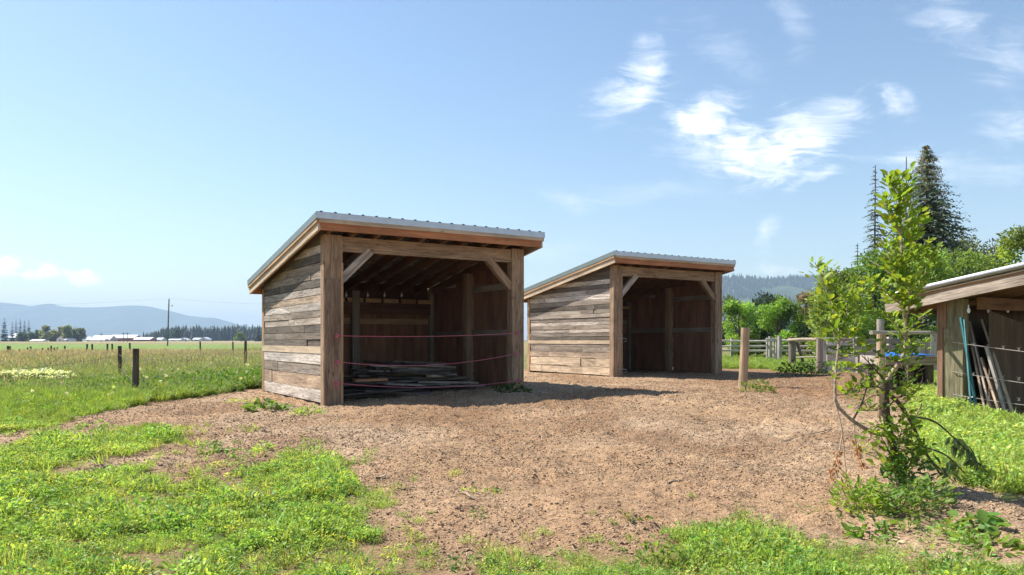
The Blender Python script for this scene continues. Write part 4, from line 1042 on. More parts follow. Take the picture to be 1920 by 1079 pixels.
# ------------------------------------------------------------------ trees
def crown_mesh(name, lobes, n, ll, base, mat, parent, up=.35, inner=.5, wid=.5, dv=.25):
    """leaves spread through the volume of many uneven lobes (x, y, z, rx, rz)"""
    lobes = np.array(lobes, float); w = lobes[:, 3]**2*lobes[:, 4]; w /= w.sum()
    k = NR.choice(len(lobes), n, p=w); d = rnd_dirs(n); r = NR.uniform(inner**3, 1, n)**(1/3)
    rad = np.stack([lobes[k, 3], lobes[k, 3], lobes[k, 4]], 1)
    # twig clumps: pull leaves towards a few twig ends inside each lobe
    tw = 9; td = rnd_dirs(len(lobes)*tw).reshape(len(lobes), tw, 3)*NR.uniform(.55, 1.0, (len(lobes), tw, 1)); j = NR.integers(0, tw, n)
    pos = lobes[k, :3]+rad*(d*r[:, None]*.62+td[k, j]*.5)
    ax = norm(d*.6+td[k, j]*.5+NR.normal(size=(n, 3))*.5); nr = norm(NR.normal(size=(n, 3))*.6+np.array([0, 0, up])+d*.4)
    L = ll*NR.uniform(.6, 1.3, n); v, f = leaf_arrays(pos, ax, nr, L, L*wid*NR.uniform(.8, 1.2, n), .25, .2)
    tone = (1+.3*NR.normal(size=(len(lobes), 1))[k]).clip(.6, 1.5)
    return np_mesh(name, v, f, mat, leaf_cols((green(n, base, dv)*tone).clip(.005, 1)), parent)

def trunk_mesh(pts, r0, r1, limbs, col, parent, n=8):
    mb = MB(); pts = [Vector(p) for p in pts]; m = len(pts)
    mb.tube(pts, [r0+(r1-r0)*k/(m-1) for k in range(m)], n, col, rough=.08)
    for (a, b_, c, r) in limbs: mb.tube([a, b_, c], [r, r*.65, r*.25], 6, col, rough=.08)
    return mb.build('trunk', M['bark'], parent, True)

def leafy_tree(px, Y, base_z, h, w, label, base, seed, n=6000, ll=.13, low=.12, name='leafy_tree', lob=26, group=None, cat_='tree', top=.95, round_=.5):
    global NR, R
    NR = np.random.default_rng(seed); R = random.Random(seed)
    rt = empty(name, ((px-960)/FPX*Y, Y, base_z)); tag(rt, label, cat_, group)
    lobes = []; limbs = []
    for i in range(lob):
        t = R.uniform(low, top); a = R.uniform(0, 6.283)
        env = math.sin(math.pi*min(1, max(0, (t-low*.4)/(1.08-low*.4)))**(.6+.5*round_))
        rr = w*.5*env*R.uniform(.25, .92); s = w*R.uniform(.11, .21)
        p = (rr*math.cos(a), rr*math.sin(a), h*t); lobes.append((*p, s, s*R.uniform(.7, 1.1)))
        if i % 2 == 0: limbs.append((Vector((0, 0, h*max(.06, t*.45))), Vector((p[0]*.5, p[1]*.5, h*t*.72)), Vector((p[0], p[1], p[2]-.02*h)), .012*h*R.uniform(.5, 1)))
    trunk_mesh([(0, 0, -.2), (.02*h, 0, h*.3), (-.01*h, .01*h, h*.6), (0, 0, h*.82)], .022*h+.02, .006*h, limbs, (.13, .10, .075), rt)
    crown_mesh('crown', lobes, n, ll, base, M['tree'], rt); return rt

def conifer(px, Y, base_z, h, w, label, base, seed, levels=60, per=9, spray=10, sl=.34, name='spruce_tree', group=None, bare=.02, tip=.0, cones=False, dens=1.0, droop=.28, sw=.3):
    global NR, R
    NR = np.random.default_rng(seed); R = random.Random(seed)
    rt = empty(name, ((px-960)/FPX*Y, Y, base_z)); tag(rt, label, 'tree', group)
    mb = MB(); mb.tube([(0, 0, -.3), (0, 0, h*.5), (.004*h, 0, h)], [.016*h*(.6 if name.startswith('d') else 1), .009*h*(.6 if name.startswith('d') else 1), .002*h], 8, (.12, .09, .07)); 
    P, A, Nn, Ls, Cc = [], [], [], [], []; tips = []
    for i in range(levels):
        t = bare+(1-bare)*(i+R.random())/levels; z = h*t; Lm = w*.5*(1-t)**.72*R.uniform(.72, 1.12)+.004*h
        for k in range(per):
            if R.random() > dens: continue
            a = R.uniform(0, 6.283); Lb = Lm*R.uniform(.55, 1.08); dr = droop*(1-.6*t)
            dirv = np.array([math.cos(a), math.sin(a), 0]); m_ = max(3, int(spray*(.35+Lb/(w*.5))))
            s = np.linspace(.12, 1, m_)
            pos = dirv*(s*Lb)[:, None]; pos[:, 2] = z+Lb*(.18*(1-t)+.12)*s-Lb*dr*s**1.6*1.6
            for sgn in (-1, 1):
                ax = dirv*.75+np.array([-math.sin(a), math.cos(a), 0])*sgn*.8+NR.normal(size=(m_, 3))*.22; ax[:, 2] -= .28
                P.append(pos+NR.normal(size=(m_, 3))*.02*w*.2); A.append(ax); Nn.append(np.array([0, 0, 1.])+NR.normal(size=(m_, 3))*.45); Ls.append(sl*NR.uniform(.55, 1.2, m_)*(.6+.5*(1-s))*(.18+1.0*(1-t)))
                Cc.append(green(m_, base, .3, .1))
            tips.append((pos[-1], t))
            if R.random() < .22: mb.tube([(0, 0, z), tuple(pos[len(pos)//2]), tuple(pos[-1])], [.006*h*(1-t)+.004, .004*h*(1-t)+.003, .003], 4, (.13, .10, .08), False)
    mb.build('trunk', M['bark'], rt, True)
    P, A, Nn, Ls, Cc = map(np.concatenate, (P, A, Nn, Ls, Cc))
    v, f = leaf_arrays(P, A, Nn, Ls, Ls*sw, .35, .12); np_mesh('crown', v, f, M['needle'], leaf_cols(Cc), rt)
    if cones:
        q = [p for p, t in tips if t > .52 and R.random() < .55]; q = np.array(q); n = len(q)
        q = np.concatenate([q*np.array([s, s, 1])+NR.normal(size=q.shape)*.06 for s in (.55, .8, .95)]); n = len(q)
        v, f = leaf_arrays(q, np.array([0, 0, -1.])+NR.normal(size=(n, 3))*.25, rnd_dirs(n), .15, .06, .5, 0); np_mesh('cones', v, f, M['dry'], leaf_cols(green(n, (.36, .26, .13))), rt)
    return rt

GZB = .12
# behind the low shed and the gates
conifer(1737, 46, 0, 12.9, 9.6, 'tall dark spruce hung with tan cones, highest tree behind the sapling', (.14, .185, .12), 301, 92, 12, 15, .62, cones=True, droop=.34, sw=.46)
conifer(1640, 47, 0, 11.9, 3.5, 'thin half dead spruce with bare grey top left of the tall spruce', (.075, .105, .065), 302, 66, 6, 9, .46, name='dying_spruce', dens=.8, bare=.04, droop=.5)
conifer(1698, 49, 0, 12.9, 1.6, 'bare dead conifer spike just left of the tall spruce top', (.09, .075, .06), 303, 40, 4, 5, .16, name='dead_conifer', dens=.4, droop=.3)
conifer(1607, 48, 0, 7.2, 2.6, 'small dark conifer poking above the leafy trees, leftmost conifer', (.05, .09, .05), 304, 44, 8, 8, .34)
leafy_tree(1832, 50, 0, 8.3, 4.6, 'dull olive pine with open crown right of the tall spruce', (.13, .16, .09), 305, 5200, .20, .25, name='pine_tree', lob=30)
APP = (.19, .29, .06)
leafy_tree(1575, 33, .1, 4.3, 3.5, 'leafy green tree standing behind the plank gate, leftmost of the leafy trees', (.21, .31, .065), 311, 7500, .15, .16)
leafy_tree(1640, 35, .1, 5.0, 3.9, 'leafy green tree directly behind the sapling stem', APP, 312, 8500, .15, .14)
leafy_tree(1722, 34, .1, 4.9, 3.9, 'leafy green tree below the tall spruce', (.20, .30, .065), 313, 8500, .15, .14)
leafy_tree(1800, 36, .1, 5.0, 4.0, 'leafy green tree above the eave of the low shed', APP, 314, 8000, .15, .18)
leafy_tree(1868, 37, .1, 5.2, 3.8, 'leafy green tree behind the low shed roof, below the olive pine', (.20, .30, .06), 315, 6500, .15, .2)
leafy_tree(1930, 31, .1, 5.6, 3.8, 'lime green tree cut by the right frame edge above the low shed', (.23, .35, .065), 316, 7500, .15, .2)
# bushes in front of the hill
leafy_tree(1386, 38, .1, 2.9, 2.3, 'rounded green bush next to the farther shelter', (.20, .31, .06), 321, 6500, .13, .04, name='bush', cat_='bush', round_=.7)
leafy_tree(1458, 39, .1, 3.0, 2.9, 'lime green bush with upright shoots behind the rail fence', (.24, .36, .06), 322, 7500, .13, .04, name='bush', cat_='bush')
leafy_tree(1420, 44, .1, 2.4, 2.2, 'darker bush set back between the two front bushes', (.06, .12, .03), 325, 3500, .15, .04, name='bush', cat_='bush')
leafy_tree(1512, 41, .1, 3.6, 2.2, 'brownish purple leaved small tree right of the lime bush', (.21, .165, .10), 323, 5000, .13, .1, name='ornamental_tree')
leafy_tree(1545, 37, .1, 2.4, 2.2, 'dark green shrub under the brownish tree', (.05, .10, .03), 324, 3500, .14, .03, name='bush', cat_='bush')
leafy_tree(1366, 120, 0, 7.5, 7, 'pale distant tree just above the rounded bush', (.10, .14, .07), 326, 2500, .55, .1, name='distant_tree')
leafy_tree(1440, 130, 0, 8.0, 12, 'broad dark distant tree between the bushes and the hill', (.05, .085, .04), 327, 3000, .7, .1, name='distant_tree')

# forest on the hill behind: one far mass
XX, YY, ZZ = HILL
def far_cone(h, w, base):
    V, F = [(0, 0, h)], []; n = 7; m_ = 5
    for i in range(1, m_+1):
        for j in range(n):
            r = w*.5*i/m_*R.uniform(.75, 1.2)*(1 if j % 2 else .72); a = 2*math.pi*j/n+i; V.append((r*math.cos(a), r*math.sin(a), h*(1-i/m_)+R.uniform(-.03, .03)*h))
    F = [(0, 1+j, 1+(j+1) % n, 1+(j+1) % n) for j in range(n)]
    F3 = [(0, 1+j, 1+(j+1) % n) for j in range(n)]
    for i in range(m_-1):
        for j in range(n):
            a, b_ = 1+i*n+j, 1+i*n+(j+1) % n; F3 += [(a, a+n, b_+n), (a, b_+n, b_)]
    return np_mesh('cone', np.array(V), np.array(F3), M['needle'], np.broadcast_to(base, (len(V), 3))*np.random.default_rng(1).uniform(.75, 1.25, (len(V), 1)), link=False)
sel = np.where((XX.ravel() > 600) & (XX.ravel() < 1250) & (YY.ravel() < 2720) & (ZZ.ravel() > 25))[0]
ny, nx = XX.shape
n = 7000; k = NR.choice(sel, n); k = k[((k % nx) < nx-1) & ((k//nx) < ny-1)]; n = len(k)
a1, b1 = NR.uniform(0, 1, n), NR.uniform(0, 1, n)
def bil(Z): z = Z.ravel(); return (z[k]*(1-a1)+z[k+1]*a1)*(1-b1)+(z[k+nx]*(1-a1)+z[k+nx+1]*a1)*b1
pos = np.stack([bil(XX), bil(YY), bil(ZZ)-1.5], 1); pos = pos[fbm(pos[:, 0]*.006, pos[:, 2]*.02, 3, 90) > .40]; n = len(pos)
rot = np.zeros((n, 3)); rot[:, 2] = NR.uniform(0, 6.28, n)
scatter('hill_forest', pos, rot, NR.uniform(.6, 1.25, n), NR.integers(0, 3, n), [far_cone(15, 8, (.045, .08, .045)), far_cone(12, 9, (.06, .10, .045)), far_cone(17, 7, (.04, .07, .045))], label='conifer forest covering the hill', cat='forest')

# far side of the plain
def far_conifer(px, py_top, py_base, Y, wpx, label, seed, base=(.028, .05, .036)):
    conifer(px, Y, -.5, (YH-py_top)/FPX*Y+1.55, wpx/FPX*Y, label, base, seed, 26, 7, 5, wpx/FPX*Y*.30, name='distant_conifer', group='dark conifers on the far side of the plain', sw=.5, droop=.2)
for i, (px, pt, w, lb) in enumerate(((8, 595, 15, 'tall dark conifer nearest the left frame edge, beside the far house'), (23, 602, 10, 'slim dark conifer just right of the tallest left edge conifer'), (30, 598, 10, 'slim pointed conifer in the middle of the left conifer group'),
                                     (38, 597, 11, 'pointed dark conifer fourth from the left frame edge'), (46, 600, 12, 'broad dark conifer near the right end of the left group'), (54, 600, 11, 'dark conifer ending the left conifer group'),
                                     (130, 608, 10, 'dark conifer behind the pale leafy trees, left one'), (141, 611, 10, 'dark conifer behind the pale leafy trees, right one'))):
    far_conifer(px, pt, 638, 520+15*(i % 3), w, lb, 400+i)
for i, (px, pt, w, c, lb) in enumerate(((83, 612, 24, (.24, .26, .13), 'pale green far tree left of the white farmhouse'), (73, 622, 20, (.07, .11, .045), 'low dark far bush left of the pale far tree'), (100, 622, 18, (.15, .20, .09), 'small far tree between the two pale crowns'),
                                        (110, 610, 24, (.28, .26, .13), 'yellowish far tree above the white farmhouse'), (124, 613, 22, (.19, .24, .09), 'light green far tree right of the yellowish one'), (136, 621, 24, (.06, .09, .045), 'dark far tree beside the barn field'),
                                        (150, 618, 24, (.18, .22, .09), 'rounded far tree nearest the white barn roofs'), (40, 626, 26, (.08, .13, .05), 'low green far trees right of the far house'), (62, 627, 20, (.07, .115, .05), 'low far bush below the left conifers'))):
    Y = 500+10*(i % 4); leafy_tree(px, Y, -.5, (YH-pt)/FPX*Y+1.55, w/FPX*Y, lb, c, 430+i, 1500, 1.3, .05, name='distant_tree', lob=18, group='leafy trees round the far farm')
leafy_tree(451, 520, -.5, 6.8, 8, 'small lime far tree before the dark wood by the shelter wall', (.14, .20, .05), 445, 1100, 1.2, .05, name='distant_tree', lob=14)
leafy_tree(332, 640, -.5, 10.5, 9, 'tall far tree rising out of the dark wood right of the tall pole', (.035, .06, .04), 446, 1200, 1.5, .1, name='distant_tree', lob=14)
far_conifer(484, 612, 638, 560, 15, 'dark far conifer close against the shelter wall', 447)
NR = np.random.default_rng(77); R = random.Random(77)
n = 900; xx = NR.uniform(-480, -265, n)*1.0; px_ = NR.uniform(268, 500, n); Yw = NR.uniform(820, 1000, n)
pos = np.stack([(px_-960)/FPX*Yw, Yw, np.zeros(n)-1], 1); rot = np.zeros((n, 3)); rot[:, 2] = NR.uniform(0, 6.28, n)
sc_ = NR.uniform(.55, .95, n)*(.55+.5*sm(268, 330, px_)+.25*fbm(px_*.06, px_*0, 3, 91))
scatter('far_wood', pos, rot, sc_, NR.integers(0, 3, n), [far_cone(17, 8, (.028, .05, .034)), far_cone(14, 10, (.04, .07, .035)), far_cone(19, 8, (.024, .045, .034))], label='dark wood along the far side of the plain', cat='forest')

# ------------------------------------------------------------------ the sapling in the yard
NR = np.random.default_rng(55); R = random.Random(55)
LIME = (.25, .42, .055); MIDG = (.16, .31, .05); DEEP = (.09, .18, .035)
SY = 5.4
BASE = ray(1690, 912, SY); BASE.z = float(gz(BASE.x, SY))
sap = empty('sapling', BASE); tag(sap, 'young leafy tree with broken drooping limbs in the soil', 'tree')
def S(px, py, dy=0.0): return ray(px, py, SY+dy)-BASE
def smooth(pts, k=5):
    P_ = [Vector(p) for p in pts]; P_ = [P_[0]*2-P_[1]]+P_+[P_[-1]*2-P_[-2]]; out_ = []
    for i in range(1, len(P_)-2):
        for j in range(k):
            t = j/k; a, b_, c, d = P_[i-1], P_[i], P_[i+1], P_[i+2]
            out_.append(.5*((2*b_)+(c-a)*t+(2*a-5*b_+4*c-d)*t*t+(3*b_-a-3*c+d)*t**3))
    out_.append(P_[-2]); return out_
def branch(mb, pts, r0, r1, col, n=7):
    q = smooth([S(*p) for p in pts]); m_ = len(q); mb.tube(q, [r0+(r1-r0)*k/(m_-1) for k in range(m_)], n, col, rough=.1); return q
LV = []
def leaves_on(q, dens, ll, t0=0.0, t1=1.0, hang=.0, col=LIME, spread=.05, wid=.62, up=.5):
    seg = [(q[i+1]-q[i]).length for i in range(len(q)-1)]; tot = sum(seg); n = max(2, int(tot*(t1-t0)*dens*(1 if hang else 2.15)))
    for _ in range(n):
        s = R.uniform(t0, t1)*tot; i = 0
        while i < len(seg)-1 and s > seg[i]: s -= seg[i]; i += 1
        p = q[i].lerp(q[i+1], min(1, s/max(seg[i], 1e-6))); d = (q[i+1]-q[i]).normalized()
        a = R.uniform(0, 6.283); o = Vector((math.cos(a), math.sin(a), R.uniform(-.3, .7))); ax = (o+d*.5+Vector((0, 0, up-1.9*hang))).normalized()
        L_ = ll*R.uniform(.55, 1.2)*(1 if hang else .88)
        LV.append((p+o*R.uniform(.005, spread*1.15), ax, Vector((R.gauss(0, .5), R.gauss(0, .5), 1)), L_, L_*wid*R.uniform(.8, 1.15), (MIDG if col is LIME and R.random() < .35 else col)))
GREY = (.22, .18, .145); DKB = (.10, .075, .06); PALEB = (.33, .25, .18)
tk = MB()
branch(tk, [(1690, 925, .0), (1683, 870, .02), (1668, 815, .03), (1661, 765, 0), (1660, 714, -.02)], .030, .024, DKB, 10)
qm = branch(tk, [(1660, 722, -.02), (1672, 700, -.01), (1692, 672, 0), (1699, 635, .02), (1695, 585, .02), (1692, 520, 0), (1690, 450, 0), (1686, 390, 0), (1681, 332, 0)], .018, .004, PALEB, 9)
leaves_on(qm, 150, .075, .38, 1.0, spread=.10); leaves_on(qm, 60, .05, .05, .3, spread=.05, col=MIDG)
for pts, dn, ll in (([(1697, 600, .02), (1716, 548, .05), (1738, 505, .1), (1752, 462, .12)], 95, .07), ([(1694, 545, 0), (1672, 492, -.08), (1655, 452, -.1)], 110, .07),
                    ([(1690, 470, 0), (1712, 432, .08), (1722, 398, .1)], 110, .07), ([(1689, 440, 0), (1668, 402, -.05), (1658, 372, -.06)], 120, .07), ([(1688, 390, 0), (1700, 350, .03), (1706, 335, .03)], 120, .07),
                    ([(1694, 575, .02), (1660, 548, -.1), (1632, 522, -.14)], 90, .065), ([(1690, 500, 0), (1720, 478, .15), (1735, 455, .2)], 90, .07), ([(1684, 360, 0), (1672, 338, -.03)], 140, .065),
                    ([(1698, 640, .02), (1680, 610, -.1), (1664, 592, -.16)], 80, .06), ([(1698, 625, .02), (1722, 600, .1), (1735, 585, .14)], 55, .06), ([(1697, 610, .02), (1705, 560, -.1), (1700, 520, -.15)], 90, .07),
                    ([(1692, 530, 0), (1650, 500, .1), (1632, 490, .15)], 60, .06)):
    leaves_on(branch(tk, pts, .006, .002, PALEB, 6), dn, ll, .15, 1)
# left limb and its upright shoot
ql = branch(tk, [(1668, 818, .03), (1642, 813, .02), (1626, 806, 0), (1600, 790, -.03), (1576, 768, -.05), (1566, 750, -.05)], .016, .011, (.30, .25, .21), 8)
qs = branch(tk, [(1566, 752, -.05), (1566, 710, -.05), (1571, 660, -.04), (1573, 622, -.03), (1561, 580, 0), (1546, 535, .02), (1528, 492, .03)], .010, .003, (.36, .29, .22), 7)
leaves_on(qs, 95, .07, .40, 1, spread=.09); leaves_on(qs, 40, .05, .05, .45)
for pts, dn in (([(1571, 655, -.04), (1596, 622, -.1), (1612, 580, -.12), (1620, 545, -.12)], 95), ([(1573, 620, -.03), (1588, 585, .05), (1582, 540, .08)], 80), ([(1567, 705, -.05), (1600, 692, -.1), (1640, 705, -.12)], 60),
                ([(1566, 742, -.05), (1598, 735, -.12), (1625, 712, -.16)], 110), ([(1572, 640, -.03), (1556, 612, 0), (1535, 590, .02)], 55), ([(1570, 675, -.04), (1610, 660, -.05), (1630, 640, -.08)], 80)):
    leaves_on(branch(tk, pts, .005, .002, GREY, 6), dn, .065, .2, 1)
branch(tk, [(1598, 790, -.03), (1616, 755, -.02), (1628, 715, .0), (1632, 700, 0)], .008, .004, DKB, 6)
branch(tk, [(1660, 716, -.02), (1640, 692, -.08), (1616, 667, -.12)], .007, .003, DKB, 6)
for t in (.3, .5, .7, .85):
    p = [(1660+(1616-1660)*t, 716+(667-716)*t, -.02-.1*t)]; tk.tube([S(*p[0]), S(p[0][0]-2, p[0][1]-14, p[0][2])], [.003, .0012], 4, DKB)
# shoots and leaves round the lower trunk
for pts, dn, ll, c in (([(1688, 905, -.02), (1668, 850, -.08), (1648, 812, -.1)], 85, .06, LIME), ([(1690, 905, 0), (1712, 850, -.05), (1704, 800, -.06)], 110, .065, MIDG), ([(1690, 905, .0), (1684, 850, -.1), (1698, 765, -.1)], 120, .06, LIME),
                       ([(1662, 735, 0), (1640, 725, -.1), (1606, 738, -.14)], 95, .055, MIDG), ([(1662, 745, 0), (1690, 720, .05), (1706, 690, .08)], 120, .055, DEEP), ([(1661, 760, 0), (1640, 770, -.1), (1612, 770, -.14)], 75, .06, LIME),
                       ([(1664, 790, 0), (1690, 800, -.08), (1720, 790, -.1)], 100, .06, LIME), ([(1664, 722, 0), (1650, 700, .05), (1644, 680, .08)], 120, .055, DEEP), ([(1690, 690, 0), (1700, 668, .06), (1712, 650, .08)], 110, .055, DEEP),
                       ([(1690, 890, 0), (1700, 870, -.12), (1722, 842, -.15)], 110, .07, MIDG), ([(1690, 900, 0), (1668, 880, -.1), (1648, 858, -.12)], 80, .065, LIME), ([(1661, 765, 0), (1690, 742, -.12), (1722, 735, -.16)], 95, .06, LIME), ([(1668, 815, .03), (1645, 800, -.15), (1628, 830, -.2)], 90, .06, LIME),
                       ([(1672, 835, .02), (1702, 830, -.14), (1735, 850, -.18)], 95, .06, MIDG), ([(1662, 740, 0), (1632, 745, .12), (1600, 770, .16)], 80, .055, MIDG), ([(1690, 680, 0), (1665, 672, -.1), (1640, 660, -.14)], 95, .055, MIDG), ([(1697, 640, .02), (1720, 650, .1), (1740, 640, .14)], 70, .055, LIME)):
    leaves_on(branch(tk, pts, .005, .002, DKB, 6), dn*(.62 if pts[0][1] > 850 else .85), ll, .1, 1, col=c, spread=.08)
tk.build('trunk', M['bark'], sap, True)
# broken limb sagging to the right
bm_ = MB()
qb = branch(bm_, [(1664, 738, 0), (1688, 760, .03), (1712, 800, .06), (1730, 840, .1), (1760, 885, .12), (1790, 925, .12)], .017, .006, DKB, 8)
WILT = (.11, .18, .085); WL = []
LV_keep = LV; LV = WL
for pts, dn in (([(1706, 780, .05), (1750, 790, .1), (1785, 818, .15), (1828, 862, .2), (1866, 905, .22)], 190), ([(1728, 838, .1), (1770, 852, .15), (1806, 885, .2), (1826, 918, .22)], 100), ([(1740, 858, .1), (1762, 880, .06), (1790, 905, .05)], 50)):
    q = branch(bm_, pts, .008, .003, DKB, 6); leaves_on(q, dn, .085, .45, 1, hang=.9, col=WILT, spread=.04, wid=.42)
leaves_on(qb, 90, .075, .6, 1, hang=.8, col=WILT, spread=.08, wid=.45)
LV = LV_keep
branch(bm_, [(1690, 762, .03), (1716, 735, .05), (1730, 710, .06), (1722, 682, .05)], .006, .002, DKB, 6)
branch(bm_, [(1710, 795, .05), (1722, 772, .05), (1728, 757, .04)], .007, .005, (.36, .27, .2), 6)
branch(bm_, [(1716, 735, .05), (1690, 716, .1), (1735, 690, .1)], .004, .002, DKB, 5); branch(bm_, [(1712, 800, .06), (1690, 815, .0), (1676, 822, -.03)], .005, .003, DKB, 5)
brk = bm_.build('broken_limb', M['bark'], sap, True); brk['label'] = 'broken limb sagging to the ground with wilted leaves'
def flush(LVs, name, mat, parent, lab=None, var=.2):
    P_ = np.array([tuple(l[0]) for l in LVs]); A_2 = np.array([tuple(l[1]) for l in LVs]); N_ = np.array([tuple(l[2]) for l in LVs])
    v, f = leaf_arrays(P_, A_2, N_, np.array([l[3] for l in LVs]), np.array([l[4] for l in LVs]), .22, .25)
    c = np.array([l[5] for l in LVs]); n = len(c); c = c*(1+NR.uniform(-var, var, (n, 1)))*np.concatenate([1+NR.uniform(-.2, .25, (n, 1)), np.ones((n, 1)), np.ones((n, 1))], 1)
    o = np_mesh(name, v, f, mat, leaf_cols(c.clip(.01, 1)), parent, True)
    if lab: o['label'] = lab
    return o
flush(LV, 'crown', M['leaf'], sap); flush(WL, 'wilted_leaves', M['leaf'], sap, 'dull grey green wilted leaves hanging from the broken limb')
# dead twigs hanging on the left
dm = MB(); LV2 = LV; LV = DL = []
for pts, dn in (([(1566, 754, -.05), (1578, 800, -.08), (1585, 870, -.1), (1590, 925, -.1), (1597, 962, -.1)], 0), ([(1580, 812, -.08), (1572, 855, -.12), (1557, 905, -.14)], 1), ([(1602, 792, -.03), (1604, 830, -.06), (1620, 878, -.07)], 1)):
    q = branch(dm, pts, .0055, .002, (.40, .30, .21), 5)
    leaves_on(q, 420 if dn else 450,   .024, .35 if dn else .62, 1, hang=.7, col=(.36, .165, .075), spread=.022, wid=.55)
LV = LV2; dt = dm.build('dead_twigs', M['bark'], sap, True); dt['label'] = 'dead hanging twigs with shrivelled brown leaves'
flush(DL, 'dead_leaves', M['dry'], dt)
# ------------------------------------------------------------------ fences, gates, poles, far buildings
R = random.Random(99); NR = np.random.default_rng(99)
G_W = (.42, .38, .335); G_L = (.66, .61, .56); G_D = (.17, .14, .115); G_T = (.45, .33, .22)
def post_mesh(pt, pb, r, col, n=12, lean_=0):
    mb = MB(); d = pt-pb; k = 7
    mb.tube([pb-d.normalized()*.25]+[pb+d*(i/k) for i in range(k+1)], [r*1.02]+[r*(1.03-.06*i/k)*R.uniform(.97, 1.03) for i in range(k+1)], n, col, rough=.03); return mb
def round_post(px_t, py_t, px_b, py_b, wpx, label, col=G_T, Y=None, group=None, name='fence_post'):
    b = at(px_b, py_b) if Y is None else ray(px_b, py_b, Y)
    t = ray(px_t, py_t, b.y); o = post_mesh(t-b, Vector((0, 0, 0)), wpx/2*b.y/FPX, col).build(name, M['log'], None, True); o.location = b
    tag(o, label, 'post', group); return o
round_post(1398, 615, 1392.5, 727, 16, 'lone peeled round post leaning slightly before the farther shelter')
round_post(1652.5, 627, 1651, 779, 15, 'tan round post with wormy surface just behind the sapling trunk', (.42, .31, .19))
round_post(1651, 599, 1650, 676, 13, 'tall weathered grey post behind the tan round post', G_W, 15.5)
# horizontal pole from the tan post to the low shed
a = ray(1633, 624, 10.2); b = ray(1753, 624, 10.95); mb = MB(); mb.tube([Vector((0, 0, 0)), (b-a)*.3+Vector((0, 0, -.004)), (b-a)*.7, b-a], [.028, .03, .027, .025], 10, (.47, .42, .36), rough=.03)
o = mb.build('pole_rail', M['log'], None, True); o.location = a; tag(o, 'pale horizontal pole resting between the tan post and the low shed', 'rail')

# rail fence behind the paddock
rf = empty('rail_fence', ray(1355, 675, 36)); tag(rf, 'three rail wooden fence running behind the paddock', 'fence'); O = rf.location.copy()
rf.location.z = float(ground_h(O.x, O.y)); O = rf.location.copy()
for py in (639.5, 649.5, 658):
    for (xa, xb) in ((1290, 1372), (1372, 1452), (1452, 1540), (1540, 1640), (1640, 1760)):
        pa = ray(xa-2, py+R.uniform(-.8, .8), 36)-O; pb = ray(xb+2, py+R.uniform(-.8, .8), 36.05)-O
        mb = MB(); mb.tube([pa, pa.lerp(pb, .5)+Vector((0, 0, R.uniform(-.02, .02))), pb], [.055, .05, .045], 8, vary(G_L, .12), rough=.05); mb.build('rail', M['log'], rf, True)
for px in (1372, 1452, 1540, 1640, 1700):
    mb = post_mesh(ray(px, 634, 36.12)-O, Vector(((px-960)/FPX*36.12, 36.12, O.z))-O, .075, vary(G_W), 10); mb.build('post', M['log'], rf, True)

def flat(mb, p0, p1, wpx, Y, col, t=.04):
    a, b_ = ray(p0[0], p0[1], Y), ray(p1[0], p1[1], Y); mb.obox(a-ORG, b_-ORG, t, wpx*Y/FPX, col, side=(0, 1, 0), jit=.004)
# small plank gate at the back
Y = 33; ORG = Vector(((1448-960)/FPX*Y, Y, float(ground_h((1448-960)/FPX*Y, Y)))); ga = empty('small_gate', ORG); tag(ga, 'small white grey wooden gate with one diagonal board, farthest gate', 'gate')
for nm, p0, p1, w in (('gate_board', (1436, 638), (1458, 638), 6), ('gate_board', (1437, 673), (1458, 673), 6.5), ('diagonal_brace', (1437, 646), (1457, 669), 4.5), ('stile', (1456.5, 634), (1456.5, 676), 5), ('stile', (1438.5, 634), (1438.5, 676), 3.5)):
    mb = MB(); flat(mb, p0, p1, w, Y-(.045 if nm != 'stile' else 0), vary(G_L, .1)); mb.build(nm, M['rough_wood'], ga)
round_post(1462, 630, 1462, 680, 8, 'grey gate post beside the small white gate', G_W, 32.5)
round_post(1444, 631, 1444, 676, 6, 'thin grey post at the hinge side of the small gate', G_W, 34)
# braced post
Y = 26; round_post(1485, 632, 1486, 688, 13, 'thick dark braced post between the two gates', (.24, .20, .165), Y)
for p0, p1, r, c, nm, lb in (((1494, 642, 26), (1508, 687, 26), .06, G_D, 'brace_pole', 'dark leaning brace against the thick post'), ((1478, 638, 26), (1532, 636.5, 23), .05, (.33, .27, .21), 'pole_rail', 'rough top pole between the thick braced post and the plank gate'),
                             ((1530, 637, 23.2), (1600, 637, 23.5), .05, (.40, .33, .27), 'pole_rail', 'rough top pole running right above the plank gate'), ((1490, 686, 26), (1535, 684, 24), .045, (.16, .13, .10), 'pole_rail', 'dark low pole near the ground beside the braced post'),
                             ((1490, 671, 26), (1535, 670, 24), .03, (.30, .25, .2), 'pole_rail', 'thin middle pole beside the braced post')):
    a, b = ray(*p0), ray(*p1); mb = MB(); mb.tube([Vector((0, 0, 0)), (b-a)*.5+Vector((0, 0, .015)), b-a], [r, r*.95, r*.88], 9, c, rough=.06); o = mb.build(nm, M['log'], None, True); o.location = a; tag(o, lb, 'rail')
